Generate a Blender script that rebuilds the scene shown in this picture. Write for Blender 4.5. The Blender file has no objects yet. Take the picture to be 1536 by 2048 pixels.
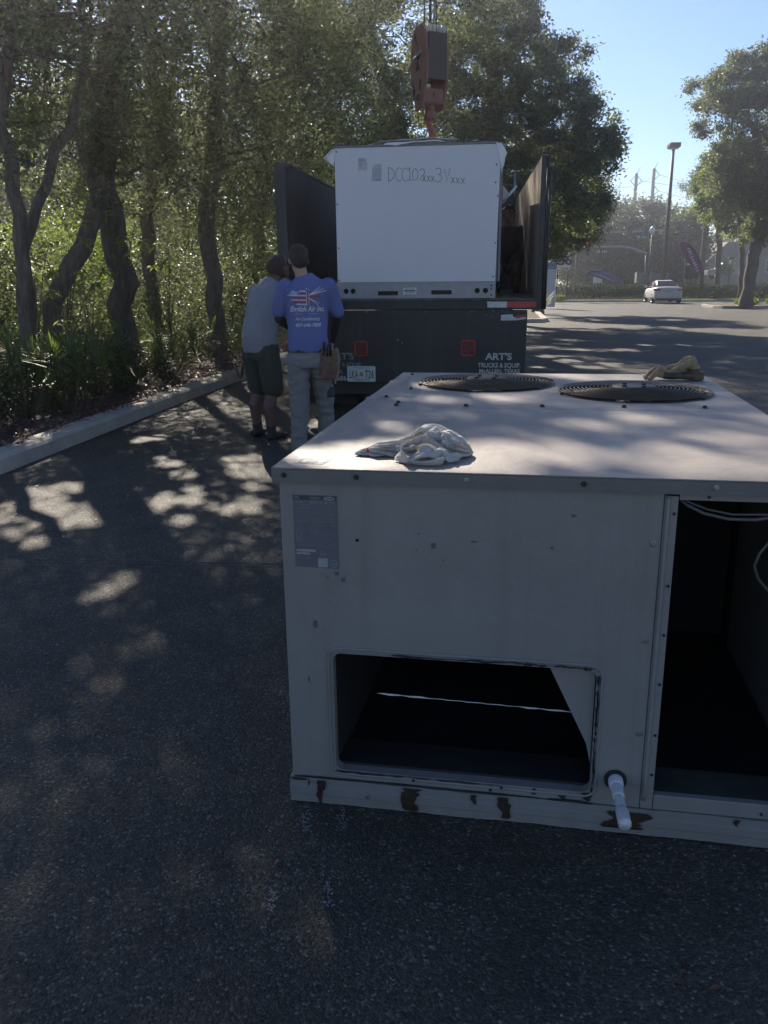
import bpy, bmesh, math, random
import numpy as np
from mathutils import Vector, Matrix, noise
from mathutils.bvhtree import BVHTree
R = math.radians
S = bpy.context.scene
COL = S.collection

# ---------------------------------------------------------------- camera
FPX = 1665.0; PITCH = R(15.84); ROLL = R(0.49); EYE = 1.5
cp, sp = math.cos(PITCH), math.sin(PITCH)
cam = bpy.data.cameras.new('camera'); camo = bpy.data.objects.new('camera', cam); COL.objects.link(camo)
cam.sensor_fit = 'VERTICAL'; cam.sensor_height = 36.0; cam.lens = 36.0 * FPX / 2048
cam.clip_start = 0.05; cam.clip_end = 2000
fw = Vector((0, cp, -sp)); up0 = Vector((0, sp, cp)); rt0 = Vector((1, 0, 0))
rt = rt0 * math.cos(ROLL) - up0 * math.sin(ROLL); up = rt0 * math.sin(ROLL) + up0 * math.cos(ROLL)
M = Matrix.Identity(4)
for i in range(3):
    M[i][0] = rt[i]; M[i][1] = up[i]; M[i][2] = -fw[i]
M[2][3] = EYE
camo.matrix_world = M
S.camera = camo

# ---------------------------------------------------------------- light
SUN_AZ = R(-15.0)      # from +Y, positive to the right
SUN_EL = R(30.0)
w = bpy.data.worlds.new('World'); S.world = w; w.use_nodes = True
nt = w.node_tree; nt.nodes.clear()
sky = nt.nodes.new('ShaderNodeTexSky'); sky.sky_type = 'NISHITA'; sky.sun_disc = False
sky.sun_elevation = SUN_EL; sky.sun_rotation = SUN_AZ
sky.air_density = 1.0; sky.dust_density = 0.05; sky.ozone_density = 4.0
bg = nt.nodes.new('ShaderNodeBackground'); bg.inputs[1].default_value = 0.07
wo = nt.nodes.new('ShaderNodeOutputWorld')
tint = nt.nodes.new('ShaderNodeMix'); tint.data_type = 'RGBA'; tint.blend_type = 'MULTIPLY'; tint.inputs[0].default_value = 1
tint.inputs[7].default_value = (1.0, 0.95, 1.0, 1)
nt.links.new(sky.outputs[0], tint.inputs[6]); nt.links.new(tint.outputs[2], bg.inputs[0]); nt.links.new(bg.outputs[0], wo.inputs[0])
sl = bpy.data.lights.new('sun', 'SUN'); sl.energy = 5.0; sl.angle = R(0.53); sl.color = (1.0, 0.90, 0.76)
so = bpy.data.objects.new('sun', sl); COL.objects.link(so)
sdir = Vector((math.sin(SUN_AZ) * math.cos(SUN_EL), math.cos(SUN_AZ) * math.cos(SUN_EL), math.sin(SUN_EL)))
so.rotation_euler = sdir.to_track_quat('Z', 'Y').to_euler()
so.location = (0, 0, 30)
S.view_settings.view_transform = 'Standard'; S.view_settings.look = 'None'
S.view_settings.exposure = 1.1; S.view_settings.gamma = 1.0; S.view_settings.use_curve_mapping = False
S.render.engine = 'CYCLES'

# ---------------------------------------------------------------- pixel helpers (layout only)
def ray(px, py):
    a = px - 768; b = 1024 - py
    c, s = math.cos(ROLL), math.sin(ROLL)
    a, b = a * c + b * s, -a * s + b * c
    x = a / FPX; y = b / FPX
    return Vector((x, cp + sp * y, -sp + cp * y))
def at(px, py, d):
    r = ray(px, py); return Vector((0, 0, EYE)) + r * (d / r.y)
LOT = R(8.0)
LO = Vector((-3.053, 6.461, 0))
def L(a, b, z=0.0):     # lot frame: a to the right of the kerb, b along it
    return Vector((LO.x + a * math.cos(LOT) + b * math.sin(LOT), LO.y - a * math.sin(LOT) + b * math.cos(LOT), z))
def toL(p):
    dx, dy = p.x - LO.x, p.y - LO.y
    return dx * math.cos(LOT) - dy * math.sin(LOT), dx * math.sin(LOT) + dy * math.cos(LOT)
SLOPE = 0.0083; B0 = 4.0
def gz(x, y):
    b = (x - LO.x) * math.sin(LOT) + (y - LO.y) * math.cos(LOT)
    return -SLOPE * max(0.0, b - B0)
def G(px, py, dz=0.0):
    r = ray(px, py); p = None; z = 0.0
    for _ in range(40):
        t = (z + dz - EYE) / r.z; p = Vector((0, 0, EYE)) + r * t; z = gz(p.x, p.y)
    return p
def gp(px, d, dz=0.0):   # ground point under pixel column px at distance d
    p = at(px, 560, d); p.z = gz(p.x, p.y) + dz; return p

# ---------------------------------------------------------------- materials
MATS = {}
def newmat(name):
    m = bpy.data.materials.new(name); m.use_nodes = True
    n = m.node_tree.nodes; b = n['Principled BSDF']
    MATS[name] = m
    return m, m.node_tree, b
def N(t, kind, **kw):
    n = t.nodes.new(kind)
    for k, v in kw.items():
        if k in n.inputs: n.inputs[k].default_value = v
        else: setattr(n, k, v)
    return n
def ramp(t, fac, stops):
    r = t.nodes.new('ShaderNodeValToRGB'); e = r.color_ramp.elements
    while len(e) < len(stops): e.new(0.5)
    for i, (p, c) in enumerate(stops):
        e[i].position = p; e[i].color = (*c, 1) if len(c) == 3 else c
    t.links.new(fac, r.inputs[0]); return r.outputs[0]
def mul(c, k): return tuple(min(1, x * k) for x in c[:3])
def pm(name, c, rough=0.6, metal=0.0, var=0.18, scale=4.0, bump=0.0, bscale=60.0, spec=0.5, c2=None, em=None, trans=0):
    if name in MATS: return MATS[name]
    m, t, b = newmat(name)
    tc = N(t, 'ShaderNodeTexCoord')
    nz = N(t, 'ShaderNodeTexNoise', Scale=scale, Detail=6.0, Roughness=0.62)
    t.links.new(tc.outputs['Object'], nz.inputs['Vector'])
    lo = c2 if c2 else mul(c, 1 - var); hi = c if c2 else mul(c, 1 + var)
    o = ramp(t, nz.outputs[0], [(0.3, lo), (0.7, hi)])
    t.links.new(o, b.inputs['Base Color'])
    b.inputs['Roughness'].default_value = rough; b.inputs['Metallic'].default_value = metal
    b.inputs['Specular IOR Level'].default_value = spec
    rr = N(t, 'ShaderNodeMapRange'); rr.inputs['To Min'].default_value = max(0, rough - .08); rr.inputs['To Max'].default_value = min(1, rough + .08)
    t.links.new(nz.outputs[0], rr.inputs[0]); t.links.new(rr.outputs[0], b.inputs['Roughness'])
    if bump:
        n2 = N(t, 'ShaderNodeTexNoise', Scale=bscale, Detail=4.0); t.links.new(tc.outputs['Object'], n2.inputs['Vector'])
        bp = N(t, 'ShaderNodeBump', Strength=min(1, bump), Distance=0.01); t.links.new(n2.outputs[0], bp.inputs['Height'])
        t.links.new(bp.outputs[0], b.inputs['Normal'])
    if em:
        b.inputs['Emission Color'].default_value = (*em[:3], 1); b.inputs['Emission Strength'].default_value = em[3]
    return m

def leafmat(name, c, c2, tr=0.4, trc=None, rough=0.5):
    if name in MATS: return MATS[name]
    m, t, b = newmat(name)
    a = N(t, 'ShaderNodeAttribute'); a.attribute_name = 'lf'
    o = ramp(t, a.outputs['Fac'], [(0.0, c), (0.6, c2), (1.0, mul(c2, 1.5))])
    t.links.new(o, b.inputs['Base Color']); b.inputs['Roughness'].default_value = rough
    b.inputs['Specular IOR Level'].default_value = 0.45
    trn = N(t, 'ShaderNodeBsdfTranslucent')
    k = trc or (0.16, 0.22, 0.035)
    o2 = ramp(t, a.outputs['Fac'], [(0.0, mul(k, .55)), (1.0, mul(k, 1.4))])
    t.links.new(o2, trn.inputs[0])
    mx = N(t, 'ShaderNodeMixShader', Fac=tr)
    out = t.nodes['Material Output']
    t.links.new(b.outputs[0], mx.inputs[1]); t.links.new(trn.outputs[0], mx.inputs[2]); t.links.new(mx.outputs[0], out.inputs[0])
    return m

def asphaltmat():
    m, t, b = newmat('asphalt')
    g = N(t, 'ShaderNodeNewGeometry')
    v = N(t, 'ShaderNodeTexVoronoi', Scale=150.0); v.feature = 'F1'
    t.links.new(g.outputs['Position'], v.inputs['Vector'])
    v2 = N(t, 'ShaderNodeTexVoronoi', Scale=62.0); t.links.new(g.outputs['Position'], v2.inputs['Vector'])
    n1 = N(t, 'ShaderNodeTexNoise', Scale=0.55, Detail=7.0, Roughness=.6); t.links.new(g.outputs['Position'], n1.inputs['Vector'])
    n3 = N(t, 'ShaderNodeTexNoise', Scale=5.0, Detail=5.0, Roughness=.7); t.links.new(g.outputs['Position'], n3.inputs['Vector'])
    # stone colour per cell: mostly dark, a few pale
    sepc = N(t, 'ShaderNodeSeparateColor'); t.links.new(v.outputs['Color'], sepc.inputs[0])
    st = ramp(t, sepc.outputs[0], [(0.0, (0.019, 0.0165, 0.0125)), (0.62, (0.040, 0.035, 0.027)), (0.93, (0.070, 0.062, 0.049)), (1.0, (0.15, 0.145, 0.135))])
    big = ramp(t, n1.outputs[0], [(0.28, (0.72, 0.70, 0.68)), (0.72, (1.75, 1.70, 1.6))])
    md = ramp(t, n3.outputs[0], [(0.35, (0.75, 0.75, 0.76)), (0.7, (1.25, 1.25, 1.22))])
    m1 = N(t, 'ShaderNodeMix', data_type='RGBA', blend_type='MULTIPLY'); m1.inputs[0].default_value = 1
    t.links.new(st, m1.inputs[6]); t.links.new(big, m1.inputs[7])
    m2 = N(t, 'ShaderNodeMix', data_type='RGBA', blend_type='MULTIPLY'); m2.inputs[0].default_value = 1
    t.links.new(m1.outputs[2], m2.inputs[6]); t.links.new(md, m2.inputs[7])
    # pale grit caught in the surface
    sp2 = N(t, 'ShaderNodeSeparateColor'); t.links.new(v2.outputs['Color'], sp2.inputs[0])
    gt = N(t, 'ShaderNodeMath', operation='GREATER_THAN'); gt.inputs[1].default_value = 0.965; t.links.new(sp2.outputs[1], gt.inputs[0])
    ls = N(t, 'ShaderNodeMath', operation='LESS_THAN'); ls.inputs[1].default_value = 0.23; t.links.new(v2.outputs['Distance'], ls.inputs[0])
    mm = N(t, 'ShaderNodeMath', operation='MULTIPLY'); t.links.new(gt.outputs[0], mm.inputs[0]); t.links.new(ls.outputs[0], mm.inputs[1])
    m3 = N(t, 'ShaderNodeMix', data_type='RGBA'); t.links.new(mm.outputs[0], m3.inputs[0]); t.links.new(m2.outputs[2], m3.inputs[6]); m3.inputs[7].default_value = (0.17, 0.165, 0.15, 1)
    t.links.new(m3.outputs[2], b.inputs['Base Color'])
    rr = ramp(t, sepc.outputs[1], [(0.0, (.62,)*3), (1.0, (.9,)*3)])
    t.links.new(rr, b.inputs['Roughness']); b.inputs['Specular IOR Level'].default_value = 0.5
    bp = N(t, 'ShaderNodeBump', Strength=0.9, Distance=0.006); bp.invert = True
    t.links.new(v.outputs['Distance'], bp.inputs['Height'])
    bp2 = N(t, 'ShaderNodeBump', Strength=0.5, Distance=0.02); t.links.new(n3.outputs[0], bp2.inputs['Height']); t.links.new(bp.outputs[0], bp2.inputs['Normal'])
    t.links.new(bp2.outputs[0], b.inputs['Normal'])
    return m

def paintmat(name, c, rough=.42, dirt=(0.12, 0.10, 0.08), amt=.55, streak=1.0, rustc=(0.045, 0.02, 0.01), rust=0.0, metal=0.0):
    """weathered sheet-metal paint: blotches, vertical run marks, small scuffs"""
    m, t, b = newmat(name)
    tc = N(t, 'ShaderNodeTexCoord')
    mp = N(t, 'ShaderNodeMapping'); mp.inputs['Scale'].default_value = (14, 14, .7); t.links.new(tc.outputs['Object'], mp.inputs[0])
    ns = N(t, 'ShaderNodeTexNoise', Scale=1.0, Detail=5.0, Roughness=.6); t.links.new(mp.outputs[0], ns.inputs['Vector'])
    nb = N(t, 'ShaderNodeTexNoise', Scale=2.2, Detail=8.0, Roughness=.65); t.links.new(tc.outputs['Object'], nb.inputs['Vector'])
    nf = N(t, 'ShaderNodeTexNoise', Scale=26.0, Detail=6.0, Roughness=.7); t.links.new(tc.outputs['Object'], nf.inputs['Vector'])
    base = ramp(t, nb.outputs[0], [(0.25, mul(c, .84)), (0.75, mul(c, 1.08))])
    s1 = ramp(t, ns.outputs[0], [(0.52, (0, 0, 0)), (0.80, (1, 1, 1))])
    k = N(t, 'ShaderNodeMath', operation='MULTIPLY'); t.links.new(s1, k.inputs[0]); k.inputs[1].default_value = .35 * streak * amt
    m1 = N(t, 'ShaderNodeMix', data_type='RGBA'); t.links.new(k.outputs[0], m1.inputs[0]); t.links.new(base, m1.inputs[6]); m1.inputs[7].default_value = (*dirt, 1)
    s2 = ramp(t, nf.outputs[0], [(0.66, (0, 0, 0)), (0.74, (1, 1, 1))])
    k2 = N(t, 'ShaderNodeMath', operation='MULTIPLY'); t.links.new(s2, k2.inputs[0]); k2.inputs[1].default_value = .45 * amt
    m2 = N(t, 'ShaderNodeMix', data_type='RGBA'); t.links.new(k2.outputs[0], m2.inputs[0]); t.links.new(m1.outputs[2], m2.inputs[6]); m2.inputs[7].default_value = (*dirt, 1)
    last = m2.outputs[2]
    if rust:
        nr = N(t, 'ShaderNodeTexNoise', Scale=7.0, Detail=7.0, Roughness=.6); t.links.new(tc.outputs['Object'], nr.inputs['Vector'])
        s3 = ramp(t, nr.outputs[0], [(1 - rust, (0, 0, 0)), (1 - rust + .03, (1, 1, 1))])
        m3 = N(t, 'ShaderNodeMix', data_type='RGBA'); t.links.new(s3, m3.inputs[0]); t.links.new(last, m3.inputs[6]); m3.inputs[7].default_value = (*rustc, 1)
        last = m3.outputs[2]
    t.links.new(last, b.inputs['Base Color'])
    b.inputs['Metallic'].default_value = metal
    rr = N(t, 'ShaderNodeMapRange'); rr.inputs['To Min'].default_value = rough - .1; rr.inputs['To Max'].default_value = rough + .22
    t.links.new(nf.outputs[0], rr.inputs[0]); t.links.new(rr.outputs[0], b.inputs['Roughness'])
    bp = N(t, 'ShaderNodeBump', Strength=.35, Distance=0.03); t.links.new(nb.outputs[0], bp.inputs['Height'])
    bq = N(t, 'ShaderNodeBump', Strength=.12, Distance=0.002); t.links.new(nf.outputs[0], bq.inputs['Height']); t.links.new(bp.outputs[0], bq.inputs['Normal']); t.links.new(bq.outputs[0], b.inputs['Normal'])
    return m

def barkmat(name, c, c2):
    m, t, b = newmat(name)
    tc = N(t, 'ShaderNodeTexCoord'); mp = N(t, 'ShaderNodeMapping'); mp.inputs['Scale'].default_value = (9, 9, 2.2); t.links.new(tc.outputs['Object'], mp.inputs[0])
    n = N(t, 'ShaderNodeTexNoise', Scale=1.6, Detail=9.0, Roughness=.7); t.links.new(mp.outputs[0], n.inputs['Vector'])
    o = ramp(t, n.outputs[0], [(0.3, c), (0.7, c2)]); t.links.new(o, b.inputs['Base Color']); b.inputs['Roughness'].default_value = .95
    bp = N(t, 'ShaderNodeBump', Strength=.9, Distance=0.04); t.links.new(n.outputs[0], bp.inputs['Height']); t.links.new(bp.outputs[0], b.inputs['Normal'])
    return m

asphalt = asphaltmat()
bark = barkmat('bark', (0.05, 0.038, 0.03), (0.22, 0.175, 0.135))
bark_pale = barkmat('bark_pale', (0.07, 0.058, 0.045), (0.20, 0.17, 0.14))
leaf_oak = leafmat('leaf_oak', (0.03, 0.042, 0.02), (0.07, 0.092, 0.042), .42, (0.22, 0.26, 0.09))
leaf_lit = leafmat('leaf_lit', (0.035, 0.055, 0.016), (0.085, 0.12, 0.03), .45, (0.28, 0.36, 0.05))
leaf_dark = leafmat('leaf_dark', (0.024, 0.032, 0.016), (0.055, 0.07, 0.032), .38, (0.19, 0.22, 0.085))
leaf_hedge = leafmat('leaf_hedge', (0.015, 0.024, 0.010), (0.045, 0.065, 0.02), .10, None, .75)
leaf_palm = leafmat('leaf_palm', (0.03, 0.05, 0.016), (0.07, 0.10, 0.03), .35, (0.22, 0.3, 0.05))
needle = leafmat('pine_needle', (0.02, 0.032, 0.014), (0.05, 0.07, 0.03), .3)
litter = leafmat('dead_leaf', (0.07, 0.028, 0.016), (0.19, 0.085, 0.05), .2, (0.25, 0.1, 0.05))
grassm = leafmat('grass_blade', (0.03, 0.05, 0.015), (0.09, 0.13, 0.03), .4, (0.25, 0.33, 0.05))
soil = pm('soil', (0.05, 0.035, 0.026), .95, var=.4, scale=3, bump=1, bscale=30)
turf = pm('turf', (0.05, 0.075, 0.025), .95, var=.4, scale=1.5, bump=1, bscale=40)
concrete = pm('kerb_concrete', (0.42, 0.38, 0.32), .88, var=.22, scale=2.5, bump=.5, bscale=70)
steel = pm('steel', (0.30, 0.30, 0.31), .4, .9, var=.15)
dark_metal = pm('dark_metal', (0.018, 0.017, 0.017), .5, .2, var=.3)
black = pm('black_rubber', (0.012, 0.012, 0.012), .75, var=.2)
white_pvc = pm('white_pvc', (0.62, 0.63, 0.64), .35, var=.05)

# ---------------------------------------------------------------- mesh builder
class MB:
    def __init__(s): s.v = []; s.f = []; s.m = []; s.sm = []
    def add(s, vs, fs, mi=0, smooth=False):
        o = len(s.v); s.v += [tuple(v) for v in vs]
        for f in fs: s.f.append([i + o for i in f]); s.m.append(mi); s.sm.append(smooth)
        return s
    def box(s, x0, x1, y0, y1, z0, z1, mi=0):
        vs = [(x, y, z) for z in (z0, z1) for y in (y0, y1) for x in (x0, x1)]
        return s.add(vs, [(0, 2, 3, 1), (4, 5, 7, 6), (0, 1, 5, 4), (2, 6, 7, 3), (0, 4, 6, 2), (1, 3, 7, 5)], mi)
    def prism(s, poly, y0, y1, mi=0, axis='y'):
        """poly in (x,z) extruded along y (or (x,y) along z / (y,z) along x)"""
        n = len(poly)
        f = {'y': lambda p, t: (p[0], t, p[1]), 'z': lambda p, t: (p[0], p[1], t), 'x': lambda p, t: (t, p[0], p[1])}[axis]
        vs = [f(p, y0) for p in poly] + [f(p, y1) for p in poly]
        fs = [tuple(range(n)), tuple(range(2 * n - 1, n - 1, -1))] + [(i, i + n, (i + 1) % n + n, (i + 1) % n) for i in range(n)]
        return s.add(vs, fs, mi)
    def tube(s, path, r, n=8, mi=0, cap=True, smooth=True, closed=False):
        P = [Vector(p) for p in path]; k = len(P)
        rs = r if hasattr(r, '__len__') else [r] * k
        vs = []; prev = None
        for i in range(k):
            if closed: t = (P[(i + 1) % k] - P[i - 1])
            else: t = P[min(i + 1, k - 1)] - P[max(i - 1, 0)]
            if t.length < 1e-9: t = Vector((0, 0, 1))
            t.normalize()
            if prev is None:
                a = Vector((0, 0, 1)) if abs(t.z) < .9 else Vector((1, 0, 0)); u = t.cross(a).normalized()
            else:
                u = (prev - t * prev.dot(t))
                u = u.normalized() if u.length > 1e-6 else t.cross(Vector((0, 0, 1))).normalized()
            prev = u; v = t.cross(u)
            for j in range(n):
                a = 2 * math.pi * j / n; vs.append(P[i] + (u * math.cos(a) + v * math.sin(a)) * rs[i])
        fs = []
        for i in range(k if closed else k - 1):
            for j in range(n):
                a = i * n + j; b = i * n + (j + 1) % n; c = ((i + 1) % k) * n + (j + 1) % n; d = ((i + 1) % k) * n + j
                fs.append((a, b, c, d))
        if cap and not closed: fs += [tuple(range(n - 1, -1, -1)), tuple(range((k - 1) * n, k * n))]
        return s.add(vs, fs, mi, smooth)
    def cyl(s, p0, p1, r0, r1=None, n=16, mi=0, smooth=True):
        return s.tube([p0, p1], [r0, r0 if r1 is None else r1], n, mi, True, smooth)
    def ring(s, c, r, tr, n=40, k=5, axis='z', mi=0):
        c = Vector(c); P = []
        for i in range(n):
            a = 2 * math.pi * i / n; x, y = r * math.cos(a), r * math.sin(a)
            P.append(c + Vector({'z': (x, y, 0), 'y': (x, 0, y), 'x': (0, x, y)}[axis]))
        return s.tube(P, tr, k, mi, False, True, True)
    def lathe(s, prof, c=(0, 0, 0), n=24, mi=0, axis='z', smooth=True):
        c = Vector(c); vs = []
        for r, h in prof:
            for j in range(n):
                a = 2 * math.pi * j / n; x, y = r * math.cos(a), r * math.sin(a)
                vs.append(c + Vector({'z': (x, y, h), 'y': (x, h, y), 'x': (h, x, y)}[axis]))
        fs = []
        for i in range(len(prof) - 1):
            for j in range(n): fs.append((i * n + j, i * n + (j + 1) % n, (i + 1) * n + (j + 1) % n, (i + 1) * n + j))
        return s.add(vs, fs, mi, smooth)
    def disc(s, c, r, n=24, axis='z', mi=0):
        c = Vector(c); vs = []
        for j in range(n):
            a = 2 * math.pi * j / n; x, y = r * math.cos(a), r * math.sin(a)
            vs.append(c + Vector({'z': (x, y, 0), 'y': (x, 0, y), 'x': (0, x, y)}[axis]))
        return s.add(vs, [tuple(range(n))], mi)
    def build(s, name, mat, parent=None, bevel=0, loc=None, smooth=None, fix=True):
        me = bpy.data.meshes.new(name); me.from_pydata(s.v, [], s.f)
        mats = mat if isinstance(mat, (list, tuple)) else [mat]
        for m in mats: me.materials.append(m)
        me.polygons.foreach_set('material_index', s.m)
        me.polygons.foreach_set('use_smooth', [bool(x) for x in s.sm] if smooth is None else [smooth] * len(s.sm))
        me.update()
        if fix:
            bm = bmesh.new(); bm.from_mesh(me); bmesh.ops.recalc_face_normals(bm, faces=bm.faces); bm.to_mesh(me); bm.free()
        o = bpy.data.objects.new(name, me); COL.objects.link(o)
        if parent: o.parent = parent
        if loc is not None: o.location = loc
        if bevel:
            b = o.modifiers.new('bevel', 'BEVEL'); b.width = bevel; b.segments = 2; b.limit_method = 'ANGLE'; b.angle_limit = R(40)
        return o
def tag(o, label=None, cat=None, group=None, kind=None):
    if label: o['label'] = label
    if cat: o['category'] = cat
    if group: o['group'] = group
    if kind: o['kind'] = kind
    return o
def empty(name, loc, rz=0, label=None, cat=None, group=None, rot=None):
    o = bpy.data.objects.new(name, None); COL.objects.link(o); o.location = loc
    o.rotation_euler = rot if rot else (0, 0, rz); o.empty_display_size = .2
    return tag(o, label, cat, group)
def meshobj(name, me, parent=None, loc=None):
    o = bpy.data.objects.new(name, me); COL.objects.link(o)
    if parent: o.parent = parent
    if loc is not None: o.location = loc
    return o
def kids(o): return [c for c in bpy.data.objects if c.parent == o]
def copy_tree(o, parent=None):
    c = o.copy(); COL.objects.link(c); c.parent = parent
    for ch in kids(o): copy_tree(ch, c)
    return c
def textmesh(body, size, ext=0.001, bold=0.0, shear=0.0, align='LEFT', sx=1.0, space=1.0):
    cu = bpy.data.curves.new('lettering', 'FONT'); cu.body = body; cu.size = size; cu.extrude = ext
    cu.offset = bold; cu.shear = shear; cu.align_x = align; cu.space_character = space; cu.resolution_u = 3
    o = bpy.data.objects.new('lettering', cu); COL.objects.link(o)
    dg = bpy.context.evaluated_depsgraph_get(); me = bpy.data.meshes.new_from_object(o.evaluated_get(dg))
    bpy.data.objects.remove(o); bpy.data.curves.remove(cu)
    if sx != 1: me.transform(Matrix.Scale(sx, 4, (1, 0, 0)))
    me.materials.clear(); me.name = 'lettering'
    return me
def put_text(body, size, loc, mat, parent, name='lettering', rot=(math.pi / 2, 0, 0), **kw):
    me = textmesh(body, size, **kw); me.materials.append(mat)
    o = meshobj(name, me, parent, loc); o.rotation_euler = rot
    return o

# ---------------------------------------------------------------- leaves and trees
GAPS = []
def sun_gap(p, r): GAPS.append((np.array(p, float), r))
SD = np.array(sdir)
def thin_out(P, val=None):
    keep = np.ones(len(P), bool)
    for c, r in GAPS:
        q = P - c; t = q @ SD; d = np.linalg.norm(q - t[:, None] * SD, axis=1); keep &= ~((d < r) & (t > 1.5))
    return (P[keep], None if val is None else val[keep])
def leaf_mesh(name, P, size, rng, mat, upbias=.3, aspect=.5, val=None, droop=0.0):
    n = len(P); size = np.asarray(size) * rng.uniform(.7, 1.3, n)
    nrm = rng.normal(size=(n, 3)); nrm[:, 2] = np.abs(nrm[:, 2]) * (1 + upbias) + upbias
    nrm /= np.linalg.norm(nrm, axis=1)[:, None]
    t = rng.normal(size=(n, 3)); t[:, 2] -= droop; t -= nrm * (t * nrm).sum(1)[:, None]; t /= np.linalg.norm(t, axis=1)[:, None]
    b = np.cross(nrm, t)
    s = size[:, None]
    v = np.empty((n, 4, 3), np.float32)
    v[:, 0] = P - t * s * .5; v[:, 2] = P + t * s * .5 - nrm * s * .10
    v[:, 1] = P + b * s * aspect * .5 + nrm * s * .09 - t * s * .04; v[:, 3] = P - b * s * aspect * .5 + nrm * s * .09 - t * s * .04
    idx = np.arange(n * 4).reshape(n, 4)
    tri = np.concatenate([idx[:, [0, 1, 2]], idx[:, [0, 2, 3]]], 1).reshape(-1, 3)
    me = bpy.data.meshes.new(name)
    me.vertices.add(n * 4); me.vertices.foreach_set('co', v.ravel())
    me.loops.add(len(tri) * 3); me.loops.foreach_set('vertex_index', tri.ravel().astype(np.int32))
    me.polygons.add(len(tri)); me.polygons.foreach_set('loop_start', np.arange(0, len(tri) * 3, 3, dtype=np.int32))
    me.polygons.foreach_set('loop_total', np.full(len(tri), 3, np.int32))
    me.update(calc_edges=True)
    if val is None: val = rng.uniform(0, 1, n)
    a = me.attributes.new('lf', 'FLOAT', 'FACE'); a.data.foreach_set('value', np.repeat(val, 2).astype(np.float32))
    me.materials.append(mat)
    return me
def ellip_points(rng, ells, n, shell=.55):
    wts = np.array([e[1][0] * e[1][1] * e[1][2] * (e[2] if len(e) > 2 else 1) for e in ells]); wts /= wts.sum()
    k = rng.choice(len(ells), n, p=wts)
    d = rng.normal(size=(n, 3)); d /= np.linalg.norm(d, axis=1)[:, None]
    r = rng.uniform(shell ** 3, 1, n) ** (1 / 3) * np.where(rng.uniform(size=n) < .16, rng.uniform(1, 1.28, n), 1)
    C = np.array([list(e[0]) for e in ells])[k]; Rr = np.array([e[1] for e in ells])[k]
    return C + d * r[:, None] * Rr
def make_tree(name, base, trunk, tr, ells, nend, leaf_n, leaf_s, mat, seed, label, cat='tree', group=None, sig=.32, bmat=None,
              shell=.35, tip_r=.006, aspect=.5, dip=0.0, upbias=.3):
    """trunk: list of world points from the base; ells: world ellipsoids [(centre,(rx,ry,rz),weight)]"""
    rng = np.random.default_rng(seed); base = Vector(base)
    root = empty(name, base, 0, label, cat, group)
    B = np.array(base)
    nodes = []; par = []
    T = [np.array(p, float) - B for p in trunk]
    # resample trunk with a little wander
    for i in range(len(T) - 1):
        k = max(2, int(np.linalg.norm(T[i + 1] - T[i]) / .35))
        for j in range(k):
            q = T[i] + (T[i + 1] - T[i]) * j / k
            if nodes: q = q + rng.normal(size=3) * [.03, .03, 0]
            nodes.append(q); par.append(len(nodes) - 2)
    nodes.append(T[-1]); par.append(len(nodes) - 2)
    ntr = len(nodes); minz = T[0][2] + (T[-1][2] - T[0][2]) * .35
    E = ellip_points(rng, [(np.array(e[0]) - B, e[1], e[2] if len(e) > 2 else 1) for e in ells], nend, shell)
    d0 = np.linalg.norm(E - T[-1], axis=1); E = E[np.argsort(d0)]
    for e in E:
        A = np.array(nodes); d = np.linalg.norm(A - e, axis=1)
        pen = np.where(A[:, 2] < minz, 5.0, 0) + np.maximum(0, A[:, 2] - e[2]) * .5
        j = int(np.argmin(d + pen)); p = A[j]; Ld = d[j]
        k = max(1, int(Ld / .4)); off = rng.normal(size=3) * Ld * .10; last = j
        for q in range(1, k + 1):
            u = q / k
            pt = p + (e - p) * u + off * math.sin(math.pi * u) + rng.normal(size=3) * .03 + np.array([0, 0, dip * Ld * math.sin(math.pi * u)])
            nodes.append(pt); par.append(last); last = len(nodes) - 1
    n = len(nodes); ch = [[] for _ in range(n)]
    for i in range(1, n): ch[par[i]].append(i)
    rad = np.zeros(n)
    for i in range(n - 1, -1, -1):
        rad[i] = max(tip_r, sum(rad[c] ** 2.2 for c in ch[i]) ** (1 / 2.2))
    sc = tr / max(rad[0], 1e-6)
    rad = np.where(np.arange(n) < ntr, rad * sc, np.maximum(tip_r, rad * min(sc, 1.6)))
    for i in range(ntr): rad[i] = max(rad[i], tr * (1 - .45 * i / ntr))
    rad[0] *= 1.35
    if ntr > 1: rad[1] *= 1.12
    mb = MB(); done = set()
    stack = [(0, None)]
    while stack:
        st, pr = stack.pop(); path = ([pr] if pr is not None else []) + [st]; cur = st
        while ch[cur]:
            c = max(ch[cur], key=lambda q: rad[q])
            for q in ch[cur]:
                if q != c: stack.append((q, cur))
            path.append(c); cur = c
        rr = [min(rad[q], rad[path[1]]) if (k == 0 and pr is not None) else rad[q] for k, q in enumerate(path)]
        ns = 12 if rr[0] > .12 else (6 if rr[0] > .03 else 3)
        mb.tube([nodes[q] for q in path], rr, ns, cap=False)
    tk = mb.build('trunk', bmat or bark, root, fix=False)
    # leaves: clusters round the twig ends and along the last stretch
    An = np.array(nodes); thin = np.array([i for i in range(ntr, n) if rad[i] < tip_r * 3.0])
    ends = np.array([i for i in range(n) if not ch[i]])
    src = np.concatenate([np.repeat(ends, 4), thin]) if len(thin) else ends
    ncl = len(src); wc = rng.gamma(1.6, 1, ncl); wc /= wc.sum()
    pick = rng.choice(ncl, leaf_n, p=wc)
    cen = An[src] + rng.normal(size=(ncl, 3)) * sig * .5
    P = cen[pick] + np.clip(rng.normal(size=(leaf_n, 3)), -1.7, 1.7) * sig * np.array([1, 1, .7]) * rng.uniform(.3, 1.1, (leaf_n, 1))
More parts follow.
